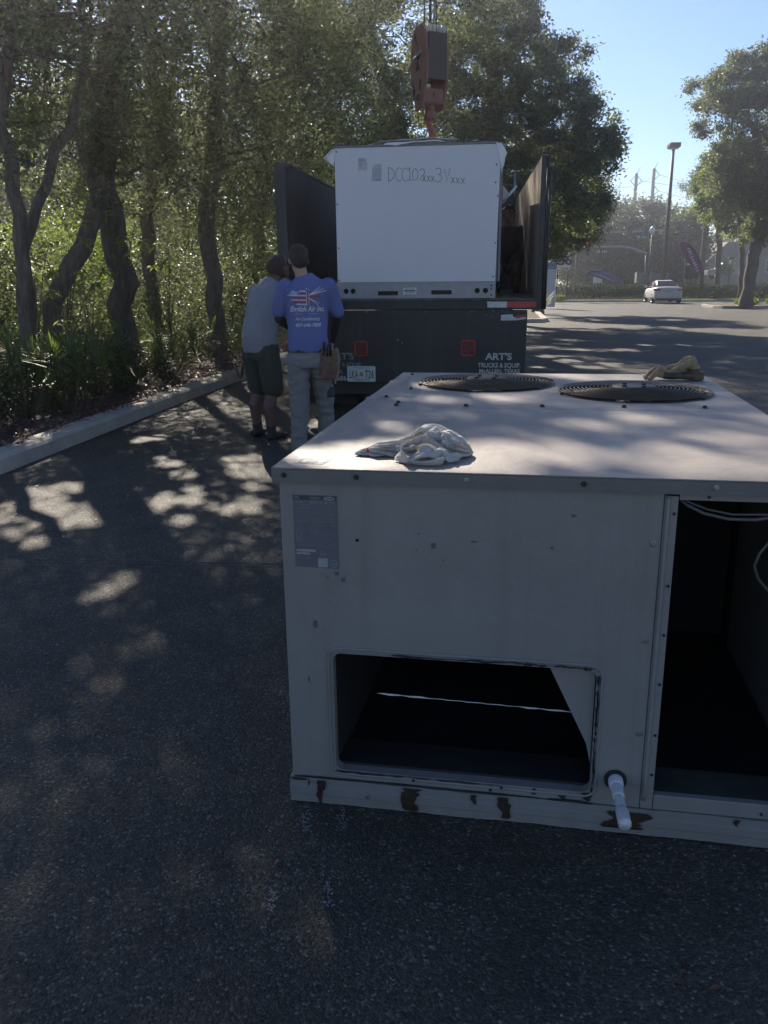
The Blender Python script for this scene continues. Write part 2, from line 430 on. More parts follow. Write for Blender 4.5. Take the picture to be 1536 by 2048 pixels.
    cv = rng.uniform(0, 1, ncl)[pick] * .5 + rng.uniform(0, 1, leaf_n) * .5
    P, cv = thin_out(P + B, cv); P = P - B
    me = leaf_mesh('crown', P, leaf_s, rng, mat, val=cv, aspect=aspect, upbias=upbias)
    meshobj('crown', me, root)
    return root
# ================================================================ SETTING: ground sheets

for px, py_, r in ((60, 1010, .20), (20, 1040, .15), (230, 1000, .16), (260, 1040, .14), (130, 985, .10), (300, 1055, .10), (200, 1180, .07), (100, 1070, .08), (310, 880, .09), (450, 935, .12), (520, 950, .13), (550, 930, .12), (330, 925, .07),
                   (625, 850, .13), (635, 872, .10), (425, 1395, .03), (470, 1010, .07), (262, 838, .07), (70, 905, .12), (290, 800, .10), (375, 788, .08), (20, 870, .12), (90, 860, .10), (380, 985, .08), (500, 1005, .06),
                   (1100, 712, .22), (1135, 722, .2), (1180, 735, .2), (1150, 700, .22), (1225, 728, .2), (1240, 700, .22), (1280, 742, .16), (1090, 735, .16), (1330, 690, .3), (1400, 662, .45), (1460, 664, .45), (1520, 668, .45), (1200, 640, .4), (1290, 652, .4), (1350, 640, .4), (1160, 655, .35), (1420, 632, .5), (1500, 640, .4)):
    if py_ > 760: r *= 1.35
    c_ = G(px, py_); q_ = random.Random(px)
    for k_ in range(6): sun_gap(c_ + Vector((q_.gauss(0, r * .75), q_.gauss(0, r * 1.0), 0)), r * q_.uniform(.35, .75))
def on_lid(px, py_): r_ = ray(px, py_); return Vector((0, 0, EYE)) + r_ * ((1.02 - EYE) / r_.z)
for px, py_, r in ((720, 915, .10), (790, 905, .10), (860, 905, .11), (930, 905, .10), (640, 920, .08), (1010, 905, .06), (1140, 905, .08), (1400, 925, .10), (1180, 850, .06), (1020, 800, .07), (1250, 752, .12), (1120, 752, .10), (900, 800, .05), (1300, 840, .06), (860, 770, .05), (800, 850, .04), (1480, 880, .06)):
    c_ = on_lid(px, py_); q_ = random.Random(px + py_)
    for k_ in range(4): sun_gap(c_ + Vector((q_.gauss(0, r * .7), q_.gauss(0, r * .7), 0)), r * q_.uniform(.6, 1.0))
_c = G(1336, 606); sun_gap(_c + Vector((.3, 2.2, .8)), 2.6)
sun_gap(_c + Vector((5, 4, .2)), 1.6); sun_gap(_c + Vector((9, 4, .2)), 1.6)
def sheet(name, a0, a1, b0, b1, z, mat, na=1, nb=1, bump=0.0, kind='structure', bs=1.0, world=False):
    bs_ = sorted(set([b0 + (b1 - b0) * i / nb for i in range(nb + 1)] + ([B0] if b0 < B0 < b1 else [])))
    as_ = [a0 + (a1 - a0) * i / na for i in range(na + 1)]
    vs = []
    for b in bs_:
        for a in as_:
            p = L(a, b); h = 0
            if bump: h = bump * noise.noise(Vector((p.x * bs, p.y * bs, 3.1))) + bump * .5 * noise.noise(Vector((p.x * bs * 3, p.y * bs * 3, 7)))
            vs.append((p.x, p.y, gz(p.x, p.y) + z + h))
    k = len(as_); fs = [(j * k + i, j * k + i + 1, (j + 1) * k + i + 1, (j + 1) * k + i) for j in range(len(bs_) - 1) for i in range(k - 1)]
    mb = MB(); mb.add(vs, fs); o = mb.build(name, mat, smooth=bump > 0)
    o['kind'] = kind; return o
sheet('ground', -160, 290, -25, 255, -0.03, turf, 2, 3)
fa = toL(G(1300, 604)); FARB = fa[1]
ia = toL(G(1100, 646)); ISA, ISB = ia[0], ia[1]
ra = toL(G(1437, 618)); RA, RB = ra[0], ra[1]
sheet('parking_lot', -0.05, 75, -40, FARB + .02, 0.0, asphalt, 2, 3)
sheet('planting_bed', -60, -0.2, -20, 75, 0.09, soil, 60, 60, bump=.06, bs=.8)
sheet('planting_bed', -0.25, ISA - .2, ISB + .2, FARB + 18, 0.10, soil, 12, 24, bump=.05, bs=1.0)
sheet('grass_strip', ISA - .3, 80, FARB + .2, FARB + 5, 0.12, turf, 20, 3, bump=.02)
sheet('street', -100, 200, FARB + 16, FARB + 34, 0.02, pm('street_asphalt', (0.06, 0.06, 0.06), .9), 1, 2)
sheet('planting_bed', RA + .2, RA + 22, RB + .2, RB + 5.2, 0.16, pm('bark_mulch', (0.12, 0.075, 0.045), .95, var=.5, scale=6, bump=1, bscale=40), 40, 10, bump=.08, bs=1.2)

def kerb(pts, w=0.25, h=0.14, closed=False, mat=None, joint=3.0):
    """raised kerb of separate cast lengths following a world path; body lies to the left of the path"""
    P = [Vector(p) for p in pts]
    # resample
    Q = []
    for i in range(len(P) - (0 if closed else 1)):
        a, b = P[i], P[(i + 1) % len(P)]; k = max(1, round((b - a).length / joint))
        for j in range(k): Q.append(a.lerp(b, j / k))
    if not closed: Q.append(P[-1])
    n = len(Q); off = []
    for i in range(n):
        pr = Q[i - 1] if (i or closed) else None; nx = Q[(i + 1) % n] if (i < n - 1 or closed) else None
        t1 = ((Q[i] - pr).normalized() if pr is not None else (nx - Q[i]).normalized()); t2 = ((nx - Q[i]).normalized() if nx is not None else t1)
        n1 = Vector((-t1.y, t1.x, 0)); n2 = Vector((-t2.y, t2.x, 0)); m = (n1 + n2).normalized(); off.append(m / max(.5, m.dot(n1)))
    prof = [(0, -.02), (.008, h * .8), (.03, h - .008), (.06, h), (w - .015, h), (w, h - .012), (w, -.02)]
    root = None
    for i in range(n if closed else n - 1):
        j = (i + 1) % n; g = .004 / max(.1, (Q[j] - Q[i]).length)
        vs = []
        for u in (g, 1 - g):
            c = Q[i].lerp(Q[j], u); o = off[i].lerp(off[j], u); z = gz(c.x, c.y)
            vs += [(c.x + o.x * a, c.y + o.y * a, z + b) for a, b in prof]
        k = len(prof); fs = [(q, q + 1, q + 1 + k, q + k) for q in range(k - 1)] + [tuple(range(k)), tuple(range(2 * k - 1, k - 1, -1))]
        mb = MB(); mb.add(vs, fs)
        if root is None: root = empty('kerb', (0, 0, 0)); root['kind'] = 'structure'
        mb.build('kerb_stone', mat or concrete, root)
    return root
kerb([L(0, b) for b in (-12, B0, ISB)])
kerb([L(0, ISB), L(ISA - 1, ISB), L(ISA - .3, ISB + .25), L(ISA, ISB + 1), L(ISA, FARB - 1.0), L(ISA + .3, FARB - .3), L(ISA + 1, FARB), L(78, FARB)])
kerb([L(RA + 22, RB), L(RA + .8, RB), L(RA + .25, RB + .3), L(RA, RB + 1.2), L(RA, RB + 4), L(RA + .3, RB + 5), L(RA + 1, RB + 5.4), L(RA + 22, RB + 5.4)][::-1], mat=pm('kerb_shade', (0.28, 0.26, 0.23), .9, var=.2, bump=.5), h=.16)

# asphalt joint running across the lane, white splashes
mb = MB()
for k, (yy, ww) in enumerate(((0, .006), (.045, .004), (.10, .003))):
    for i in range(26):
        if random.Random(i * 7 + k).random() < .25: continue
        p0 = G(60 + i * 20, 1118 + i * .35); p1 = G(60 + i * 20 + 19, 1118 + (i + 1) * .35)
        p0.y -= yy; p1.y -= yy; z = .004
        mb.add([(p0.x, p0.y - ww, z), (p1.x, p1.y - ww, z), (p1.x, p1.y + ww, z), (p0.x, p0.y + ww, z)], [(0, 1, 2, 3)])
o = mb.build('pavement_seam', pm('seam_grit', (0.13, 0.125, 0.115), .95, var=.5, scale=40)); o['kind'] = 'structure'
rg = random.Random(4); mb = MB()
for cx, cy, L_ in ((610, 1640, .09), (685, 1640, .08), (1240, 1752, .0), (600, 1505, .04), (655, 1790, .05), (545, 1800, .05)):
    for i in range(60 if L_ else 0):
        c = G(cx + rg.gauss(0, 5), cy + rg.uniform(-26, 26)); r = rg.uniform(.0008, .003)
        mb.add([(c.x + r * rg.uniform(.6, 1.4) * math.cos(a), c.y + r * rg.uniform(.6, 1.8) * math.sin(a), .004) for a in (0, 1.1, 2.3, 3.3, 4.2, 5.3)], [tuple(range(6))])
o = mb.build('paint_splash', pm('splash_white', (0.26, 0.26, 0.25), .8)); o['kind'] = 'stuff'; tag(o, 'white paint drips splashed on the asphalt in front of the beige cabinet', 'paint')

# loose grit, twigs and leaves lying about
rng = np.random.default_rng(11)
n = 2600; a = rng.uniform(0.05, 9, n); b = rng.uniform(-5.6, 8, n) 
edge = rng.uniform(size=n) < .35; a = np.where(edge, rng.exponential(.35, n) + .02, a)
pos = np.array([list(L(x, y, .010)) for x, y in zip(a, b)])
me = leaf_mesh('fallen_leaves', pos, np.full(n, .024), rng, litter, upbias=3.0, aspect=.45)
o = meshobj('fallen_leaves', me); tag(o, 'dry brown leaves scattered over the asphalt', 'leaves', kind='stuff')
n = 9000; a = -rng.exponential(1.1, n) - .06 ; b = rng.uniform(-5, 22, n)
pos = np.array([list(L(x, y, .15 + (0.02 if x > -.3 else 0.0))) for x, y in zip(a, b)])
me = leaf_mesh('leaf_litter', pos, np.full(n, .05), rng, litter, upbias=1.2, aspect=.55)
o = meshobj('leaf_litter', me); tag(o, 'reddish brown leaf litter heaped behind the left kerb', 'leaf litter', kind='stuff')
mb = MB()
for i in range(900):
    x = rng.uniform(-2.4, 2.6); y = rng.uniform(1.0, 6.5); r = rng.uniform(.0015, .005)
    pts = [(x + r * rng.uniform(.6, 1.2) * math.cos(t), y + r * rng.uniform(.6, 1.2) * math.sin(t), r * .5) for t in (0, 1.3, 2.5, 3.8, 5)]
    mb.add(pts + [(x, y, r * 1.3)], [(k, (k + 1) % 5, 5) for k in range(5)])
o = mb.build('gravel', pm('grit_stone', (0.20, 0.19, 0.17), .9, var=.5, scale=50)); tag(o, 'loose pale grit lying on the near asphalt', 'gravel', kind='stuff')

# ================================================================ plates with holes
def plate(name, outer, holes, t, mat, parent, axis='y', pos=0.0, bevel=0.0):
    """flat plate in (x,z) at y=pos (axis y) or (x,y) at z=pos (axis z) with holes, thickness t away from the viewer"""
    bm = bmesh.new(); f = (lambda p: (p[0], pos, p[1])) if axis == 'y' else (lambda p: (p[0], p[1], pos))
    for lp in [outer] + holes:
        vs = [bm.verts.new(f(p)) for p in lp]
        for i in range(len(vs)): bm.edges.new((vs[i], vs[(i + 1) % len(vs)]))
    bmesh.ops.triangle_fill(bm, edges=bm.edges[:], use_beauty=True, use_dissolve=True)
    r = bmesh.ops.extrude_face_region(bm, geom=bm.faces[:])
    d = Vector((0, t, 0)) if axis == 'y' else Vector((0, 0, -t))
    bmesh.ops.translate(bm, verts=[v for v in r['geom'] if isinstance(v, bmesh.types.BMVert)], vec=d)
    bmesh.ops.recalc_face_normals(bm, faces=bm.faces)
    me = bpy.data.meshes.new(name); bm.to_mesh(me); bm.free(); me.materials.append(mat)
    o = meshobj(name, me, parent)
    if bevel:
        b = o.modifiers.new('bevel', 'BEVEL'); b.width = bevel; b.segments = 2; b.limit_method = 'ANGLE'; b.angle_limit = R(40)
    return o
def rrect(x0, x1, z0, z1, r, n=5):
    P = []
    for cx, cz, a0 in ((x1 - r, z0 + r, -90), (x1 - r, z1 - r, 0), (x0 + r, z1 - r, 90), (x0 + r, z0 + r, 180)):
        for i in range(n + 1):
            a = R(a0 + 90 * i / n); P.append((cx + r * math.cos(a), cz + r * math.sin(a)))
    return P
def circ(cx, cy, r, n=64): return [(cx + r * math.cos(2 * math.pi * i / n), cy + r * math.sin(2 * math.pi * i / n)) for i in range(n)]

# ================================================================ FOREGROUND CABINET
cab_paint = paintmat('cabinet_paint', (0.235, 0.228, 0.218), .40, (0.085, 0.08, 0.075), .7)
lid_paint = paintmat('lid_paint', (0.27, 0.232, 0.20), .50, (0.15, 0.12, 0.095), .75, streak=.5)
lip_paint = paintmat('lip_paint', (0.15, 0.147, 0.14), .5, (0.10, 0.08, 0.06), .9, rust=.30, rustc=(0.09, 0.06, 0.04))
rail_paint = paintmat('rail_paint', (0.215, 0.21, 0.20), .5, (0.15, 0.13, 0.11), 1.0, rust=.27)
inner_dark = pm('cabinet_inside', (0.005, 0.005, 0.005), .8, var=.4, scale=6)  # near-black colour stands in for the gloom inside the cabinet
rustm = pm('rust', (0.030, 0.016, 0.010), .9, var=.5, scale=30, bump=.5)
wire_mat = pm('guard_wire', (0.10, 0.075, 0.05), .4, .5, var=.3, scale=20)
AW, AL, AH = 1.447, 2.205, 1.0176
unit = empty('rooftop_air_conditioner', (-.2751, 2.1578, 0), 0, 'old beige air conditioning cabinet with two fan guards on its lid, nearest to us',
             'air conditioner', rot=(0.0, R(-0.22), -.1809))
hole = rrect(.133, .852, .118, .487, .022)
plate('front_panel', [(0, .083), (.986, .083), (.986, .979), (0, .979)], [hole, circ(.209, .819, .0045, 10)], .003, cab_paint, unit, bevel=.001)
# pressed rib round the duct opening
P = rrect(.119, .866, .104, .501, .032); mb = MB(); mb.tube([(x, -.001, z) for x, z in P], .0045, 6, closed=True); mb.build('rib', cab_paint, unit)
P1 = rrect(.133, .852, .118, .487, .022)
mb = MB(); n = len(P1); mb.add([(x, -.004, z) for x, z in P1] + [(x, .028, z) for x, z in P1], [(i, (i + 1) % n, (i + 1) % n + n, i + n) for i in range(n)])
o = mb.build('opening_flange', cab_paint, unit, fix=False); so_ = o.modifiers.new('thickness', 'SOLIDIFY'); so_.thickness = .0025
# black sealant beads, broken along the flange
rg = random.Random(9)
for (x0, z0, x1, z1) in ((.30, .4905, .66, .4925), (.66, .4925, .72, .4925), (.74, .493, .845, .4915), (.857, .47, .857, .30), (.857, .29, .857, .12), (.13, .113, .60, .1135)):
    P = []; k = 18
    for i in range(k + 1):
        u = i / k; P.append((x0 + (x1 - x0) * u + rg.gauss(0, .0012), -.005, z0 + (z1 - z0) * u + rg.gauss(0, .0014)))
    mb = MB(); mb.tube(P, [max(.0006, rg.gauss(.0019, .0011)) for _ in P], 5)
    mb.build('sealant', pm('sealant_black', (0.008, 0.008, 0.008), .6), unit)
# inside of the duct hole
mb = MB(); mb.box(.09, .132, .03, 1.0, .10, .50); mb.build('duct_side', pm('duct_side_shade', (0.02, 0.02, 0.02), .7), unit)  # colour darkened to stand for shade in the duct
mb = MB(); mb.box(.132, .96, .03, .16, .098, .124); mb.build('duct_floor', pm('duct_sill', (0.018, 0.018, 0.019), .6, var=.3), unit)  # floor colour dimmed to imitate shade inside the opening
mb = MB(); mb.prism([(.728, .484), (.849, .484), (.849, .20), (.835, .262)], .010, .013); mb.build('corner_plate', cab_paint, unit)
mb = MB(); P = [(.245 + .56 * i / 30, .06, .338 - .012 * i / 30 + .0008 * math.sin(i * 2.1)) for i in range(31)]; mb.tube(P, [.0006 + (.0026 if i < 9 else (.0022 if i > 22 else .0006)) * abs(math.sin(i * .75)) for i in range(31)], 6)
mb.build('foil_strip', pm('foil_glint', (0.75, 0.75, 0.75), .45), unit)  # pale matte colour and thicker ends imitate glints on the foil
# corner post with raised bead
mb = MB(); mb.box(.9875, 1.020, -.002, .020, .083, .970); mb.build('corner_post', cab_paint, unit, bevel=.002)
mb = MB(); mb.tube([(.996, -.002, .11), (.996, -.004, .135), (.996, -.004, .955), (.996, -.002, .968)], .006, 10); mb.build('bead', cab_paint, unit)
mb = MB(); mb.box(1.0215, 1.405, -.002, .020, .9605, .979); mb.build('header', cab_paint, unit, bevel=.0015)
mb = MB(); mb.box(1.4065, AW, -.002, .020, .083, .979); mb.build('corner_post', cab_paint, unit, bevel=.002)
mb = MB(); mb.box(1.0215, 1.405, -.002, .020, .083, .128); mb.build('sill', cab_paint, unit, bevel=.002)
mb = MB(); mb.box(1.0215, 1.405, .020, .14, .118, .128); mb.build('sill_ledge', pm('sill_shade', (0.04, 0.04, 0.034), .8, var=.4, scale=12), unit)  # dark mottled colour carries the shade within the open bay
# inner walls, floor, back, sides
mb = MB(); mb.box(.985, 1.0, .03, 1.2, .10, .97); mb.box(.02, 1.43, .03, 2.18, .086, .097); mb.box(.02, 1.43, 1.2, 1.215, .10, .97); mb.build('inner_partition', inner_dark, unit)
mb = MB(); mb.box(.000, .012, .004, 1.10, .083, .990); mb.build('side_panel', cab_paint, unit, bevel=.0015)
mb = MB(); mb.box(1.435, AW, .021, 1.10, .083, .990); mb.build('side_panel', cab_paint, unit, bevel=.0015)
mb = MB(); mb.box(.012, 1.435, 2.19, AL, .083, .990); mb.build('rear_panel', cab_paint, unit)
for xs in ((.004, .012), (1.435, 1.443)):
    mb = MB(); mb.box(xs[0], xs[1], 1.104, 2.19, .083, .990); c = mb.build('coil_side', dark_metal, unit)
for xs in ((-.003, .003), (1.444, 1.450)):
    mb = MB()
    for k in range(60): z = .10 + k * .0148; mb.box(xs[0], xs[1], 1.12, 2.17, z, z + .004)
    mb.build('coil_guard', steel, unit)
# base rail: three folded steps
mb = MB(); _pr = [(-.006, 0), (-.006, .026), (-.010, .030), (-.010, .054), (-.005, .058), (-.005, .081), (.03, .081), (.03, 0)]; _n = 48; _v = []
for i in range(_n + 1):
    x_ = -.008 + (AW + .016) * i / _n; j_ = .0045 * noise.noise(Vector((x_ * 5, 0, 2))) + .0018 * noise.noise(Vector((x_ * 23, 5, 2))); d_ = .004 * abs(noise.noise(Vector((x_ * 9, 3, 8))))
    _v += [(x_, a_ + (j_ if a_ < 0 else 0), b_ + (d_ if b_ == 0 else j_ * .4)) for a_, b_ in _pr]
mb.add(_v, [(i * 8 + q, i * 8 + (q + 1) % 8, (i + 1) * 8 + (q + 1) % 8, (i + 1) * 8 + q) for i in range(_n) for q in range(8)] + [tuple(range(8)), tuple(range(_n * 8 + 7, _n * 8 - 1, -1))])
for xx in (-.008, AW - .022): mb.box(xx, xx + .03, .03, AL + .005, 0, .081)
mb.build('base_rail', rail_paint, unit)
rg = random.Random(5)
def blotch(mb, cx, cz, w, h, y, n=30):
    P = []
    for i in range(n):
        a = 2 * math.pi * i / n; k = 1 + .75 * noise.noise(Vector((cx * 31 + math.cos(a) * 3.4, cz * 17 + math.sin(a) * 3.4, w * 90)))
        sx = abs(math.cos(a)) ** .6 * math.copysign(1, math.cos(a)); sz = abs(math.sin(a)) ** .6 * math.copysign(1, math.sin(a))
        P.append((cx + w / 2 * sx * k, y, cz + h / 2 * sz * k))
    mb.add(P, [tuple(range(n))])
def drip(cx, z1, z0, w, seed, narrow=.35):
    q = random.Random(seed); n = 9; Lf = []; Rt = []
    for i in range(n + 1):
        u = i / n; z = z1 + (z0 - z1) * u; k = (1 - (1 - narrow) * u) * (.7 + .6 * q.random()) * w / 2; sh = w * .12 * math.sin(u * 5 + seed)
        Lf.append((cx - k + sh, z)); Rt.append((cx + k * q.uniform(.7, 1.1) + sh, z))
    mb = MB(); P = Lf + Rt[::-1]; mb.add([(x, -.0148 + (.004 if z > .056 or z < .028 else 0), z) for x, z in P], [tuple(range(len(P)))]); mb.build('rust_patch', rustm, unit)
for a_ in ((.086, .078, .004, .030, 1, .3), (.352, .079, .006, .048, 2, .8), (.535, .078, .052, .022, 3, .35), (.622, .079, .012, .040, 4, .5), (.02, .082, .074, .05, 5, .8), (.05, .074, .058, .007, 6, .5), (1.24, .079, .06, .02, 8, .3)): drip(*a_)
drip(.955, .070, .018, .13, 7, .8)
for cx, cz, w_, h_ in ((.45, .0855, .55, .006), (.08, .083, .17, .007), (.80, .083, .12, .012), (.845, .105, .03, .022), (.58, .10, .010, .020), (.70, .104, .010, .022), (.78, .10, .02, .016)):
    mb = MB(); blotch(mb, cx, cz, w_, h_, -.0035); mb.build('dirt_patch', pm('black_grime', (0.014, 0.012, 0.011), .8, var=.3), unit)
for cx, cz, w_, h_ in ((.150, .722, .012, .012), (.168, .706, .014, .014), (.415, .815, .012, .016), (.375, .845, .004, .006), (.52, .83, .02, .004), (.37, .80, .004, .004), (.44, .775, .005, .003), (.72, .822, .008, .008), (.11, .72, .003, .003), (.125, .71, .006, .003), (.085, .57, .012, .02), (.06, .40, .006, .02), (.77, .91, .012, .008)):
    mb = MB(); blotch(mb, cx, cz, w_, h_, -.0013, 12); mb.build('scuff', pm('scuff_grey', (0.10, 0.10, 0.10), .7), unit)
# screws
def screw(parent, p, axis='y', r=.008, mat=None):
    mb = MB(); s = -1
    mb.lathe([(r * 1.5, 0), (r * 1.5, s * .0015), (r, s * .0018), (r, s * .006), (r * .75, s * .0075), (0.0001, s * .0075)] if axis == 'y' else [(r * 1.5, 0), (r * 1.5, .0015), (r, .002), (r, .007), (r * .8, .0085), (0.0001, .0085)], p, 6 if 1 else 10, axis=axis, smooth=False)
    return mb.build('screw', mat or steel, parent)
dkscrew = pm('dark_screw', (0.05, 0.045, 0.04), .5, .6)
for p in ((.968, 0, .844), (.968, 0, .580), (.970, 0, .309)): screw(unit, p, r=.0055)
for x, m_ in ((.02, dkscrew), (.215, dkscrew), (.50, steel), (.79, dkscrew), (1.10, steel)): screw(unit, (x, -.0205, .998), r=.0052, mat=m_)
for p in ((1.012, -.0025, .925), (1.012, -.0025, .735), (1.012, -.0025, .60), (1.012, -.0025, .46), (1.012, -.0025, .31), (1.012, -.0025, .19), (1.09, -.0025, .970), (.36, -.004, .104), (.61, -.004, .108), (1.30, -.0025, .10)): screw(unit, p, r=.0028, mat=dkscrew)
# lid: two panels with fan holes and a turned-down lip
F1 = (.44, 1.80, .300); F2 = (1.068, 1.55, .304)
plate('lid_panel', [(-.014, -.020), (AW + .014, -.020), (AW + .014, 1.048), (-.014, 1.048)], [], .004, lid_paint, unit, 'z', AH, bevel=.0015)
plate('lid_panel', [(-.014, 1.0486), (AW + .014, 1.0486), (AW + .014, AL + .014), (-.014, AL + .014)], [circ(F1[0], F1[1], F1[2]), circ(F2[0], F2[1], F2[2])], .004, lid_paint, unit, 'z', AH + .0003, bevel=.001)
mb = MB(); mb.box(-.014, AW + .014, -.020, -.017, .979, AH - .0045); mb.build('lid_lip', lip_paint, unit)
mb = MB()
mb.box(-.014, -.011, -.0165, AL + .014, .979, AH - .0045); mb.box(AW + .011, AW + .014, -.0165, AL + .014, .979, AH - .0045); mb.box(-.011, AW + .011, AL + .011, AL + .014, .979, AH - .0045)
mb.build('lid_edge', lid_paint, unit)
for x in (.138, .405, .690, .989, 1.277): screw(unit, (x, 1.075 + .05 * (x - .138), AH + .002), 'z', .0075, dkscrew)
for p in ((.134, 1.150), (.124, 1.557), (.06, 1.30), (.05, 2.1)): screw(unit, (*p, AH + .002), 'z', .0065, dkscrew)
for y_ in (1.35, 1.93): mb = MB(); mb.box(-.040, -.0145, y_, y_ + .05, .992, 1.006); mb.build('side_tab', cab_paint, unit, bevel=.002)
fan_dark = pm('fan_metal', (0.045, 0.036, 0.030), .55, .5, var=.4, scale=14)
for (cx, cy, r) in (F1, F2):
    z0 = AH + .0003; mb = MB(); mb.lathe([(r + .012, z0 + .0008), (r + .010, z0 + .004), (r, z0 + .003), (r - .006, z0 - .02), (r - .004, z0 - .16)], (cx, cy, 0), 64); mb.build('fan_shroud', fan_dark, unit)
    mb = MB(); k = 15
    for i in range(k):
        rr = .085 + (r + .006 - .085) * i / (k - 1); mb.ring((cx, cy, z0 + .012 + .014 * (1 - (rr / r) ** 2)), rr, .0021, 72, 5)
    for q in range(6):
        a = q * math.pi / 3 + .35; P = []
        for i in range(9):
            rr = .07 + (r + .010 - .07) * i / 8; P.append((cx + rr * math.cos(a), cy + rr * math.sin(a), z0 + .009 + .014 * (1 - min(1, rr / r) ** 2)))
        mb.tube(P, .0030, 6)
    g = mb.build('fan_guard', wire_mat, unit)
    mb = MB(); mb.lathe([(.092, 0), (.090, .003), (.03, .004), (.0001, .004)], (cx, cy, z0 + .024), 28)
    for q in range(4):
        a = q * math.pi / 2 + .7; mb.cyl((cx + .055 * math.cos(a), cy + .055 * math.sin(a), z0 + .027), (cx + .055 * math.cos(a), cy + .055 * math.sin(a), z0 + .034), .009, n=8)
    mb.build('motor_mount', fan_dark, unit)
    mb = MB(); mb.lathe([(.0001, -.03), (.07, -.035), (.075, -.05), (.075, -.20), (.0001, -.21)], (cx, cy, z0), 24); mb.build('fan_motor', dark_metal, unit)
    for q in range(4):
        mb = MB(); a0 = q * math.pi / 2 + .2; V = []; k = 8
        for i in range(k):
            rr = .08 + (r - .10) * i / (k - 1)
            for s in (-1, 1): a = a0 + s * (.36 + .12 * i / k); V.append((cx + rr * math.cos(a), cy + rr * math.sin(a), z0 - .085 + s * .03))
        mb.add(V, [(2 * i, 2 * i + 1, 2 * i + 3, 2 * i + 2) for i in range(k - 1)]); o = mb.build('fan_blade', fan_dark, unit, fix=False); m_ = o.modifiers.new('t', 'SOLIDIFY'); m_.thickness = .003
    for q in range(6):
        a = q * math.pi / 3 + .35; mb = MB(); x, y = cx + (r + .012) * math.cos(a), cy + (r + .012) * math.sin(a)
        mb.box(x - .008, x + .008, y - .008, y + .008, z0 + .0012, z0 + .010); mb.build('guard_clip', dkscrew, unit, bevel=.002)
# rating plate
lab = empty('rating_label', (0, 0, 0)); lab.parent = unit
lbl_grey = pm('label_grey', (0.12, 0.12, 0.14), .45, .0, var=.12, scale=20)
lbl_ink = pm('label_ink', (0.20, 0.20, 0.215), .5); lbl_dark = pm('label_dark', (0.055, 0.055, 0.06), .5); lbl_pale = pm('label_pale', (0.27, 0.30, 0.31), .5)
mb = MB(); mb.prism([(.036, .738), (.158, .736), (.157, .940), (.0355, .940)], -.0016, -.0004); mb.build('plate', lbl_grey, lab)
def bar(mb, x0, x1, z0, z1, y=-.0022, t=.0004): mb.box(x0, x1, y, y + t, z0, z1)
mb = MB(); bar(mb, .037, .156, .927, .939); mb.build('title_band', lbl_dark, lab)
mb = MB(); rg = random.Random(3)
bar(mb, .040, .053, .935, .9375, -.0030); bar(mb, .040, .056, .930, .932, -.0030); bar(mb, .080, .113, .933, .9352, -.0030); bar(mb, .086, .108, .929, .931, -.0030)
for row, (z, h, x0, x1, dens) in enumerate([(.918, .006, .045, .150, .7), (.911, .003, .056, .084, .9), (.904, .0025, .056, .080, .9), (.893, .0015, .05, .15, .4), (.886, .002, .095, .150, .8), (.880, .0015, .06, .15, .5), (.874, .001, .043, .150, .95), (.868, .0022, .045, .14, .9), (.864, .001, .045, .10, .8), (.855, .002, .10, .14, .5), (.848, .0015, .045, .09, .7)] + [(.842 - i * .0052, .0026, .041, .060, .9) for i in range(7)] + [(.84 - i * .006, .0014, .066 + .02 * (i % 3), .150, .55) for i in range(9)] + [(.800, .001, .045, .15, .9)]):
    x = x0
    while x < x1:
        w_ = rg.uniform(.001, .005)
        if rg.random() < dens: bar(mb, x, min(x1, x + w_), z, z + h)
        x += w_ + rg.uniform(.0004, .0012)
for x in (.066, .083, .10): bar(mb, x, x + .0006, .80, .845)
mb.build('print', lbl_ink, lab)
mb = MB(); bar(mb, .041, .094, .782, .788); bar(mb, .041, .078, .774, .779); mb.build('print', lbl_pale, lab)
mb = MB(); bar(mb, .100, .127, .739, .765); mb.build('sticker', lbl_pale, lab)
def oval(mb, cx, cz, rx, rz, y, n=28): mb.add([(cx + rx * math.cos(2 * math.pi * i / n), y, cz + rz * math.sin(2 * math.pi * i / n)) for i in range(n)], [tuple(range(n))])
mb = MB(); oval(mb, .136, .9325, .0155, .0055, -.0032); mb.build('logo', lbl_pale, lab)
put_text('Carrier', .0075, (.1245, -.0034, .9305), lbl_dark, lab, shear=.35, ext=.0001, bold=.0002)
for ex, ez, er, et in ((.1155, .777, .0078, .0008), (.143, .7505, .0105, .0012), (.143, .7505, .0068, .0008), (.146, .858, .003, .0008)):
    mb = MB(); mb.ring((ex, -.0026, ez), er, et, 28, 4, 'y'); mb.build('emblem', lbl_pale, lab)
put_text('UL', .0085, (.111, -.0028, .7742), lbl_pale, lab, ext=.0001, bold=.0002)
mb = MB(); mb.prism([(.1395, .748), (.1465, .748), (.143, .7545)], -.0030, -.0026); mb.build('emblem', lbl_pale, lab)
# torn sticker on the lid corner
mb = MB(); mb.prism([(.030, .036), (.112, .030), (.122, .096), (.046, .100)], AH + .0004, AH + .0012, axis='z'); st = mb.build('lid_sticker', pm('sticker_paper', (0.42, 0.43, 0.42), .6, var=.35, scale=30), unit)
mb = MB()
for x0, x1, y0, y1 in ((.04, .108, .040, .044), (.048, .116, .088, .092), (.040, .046, .046, .086), (.106, .112, .046, .086), (.062, .092, .052, .080)): mb.box(x0, x1, y0, y1, AH + .0016, AH + .0019)
mb.build('sticker_print', lbl_dark, st)
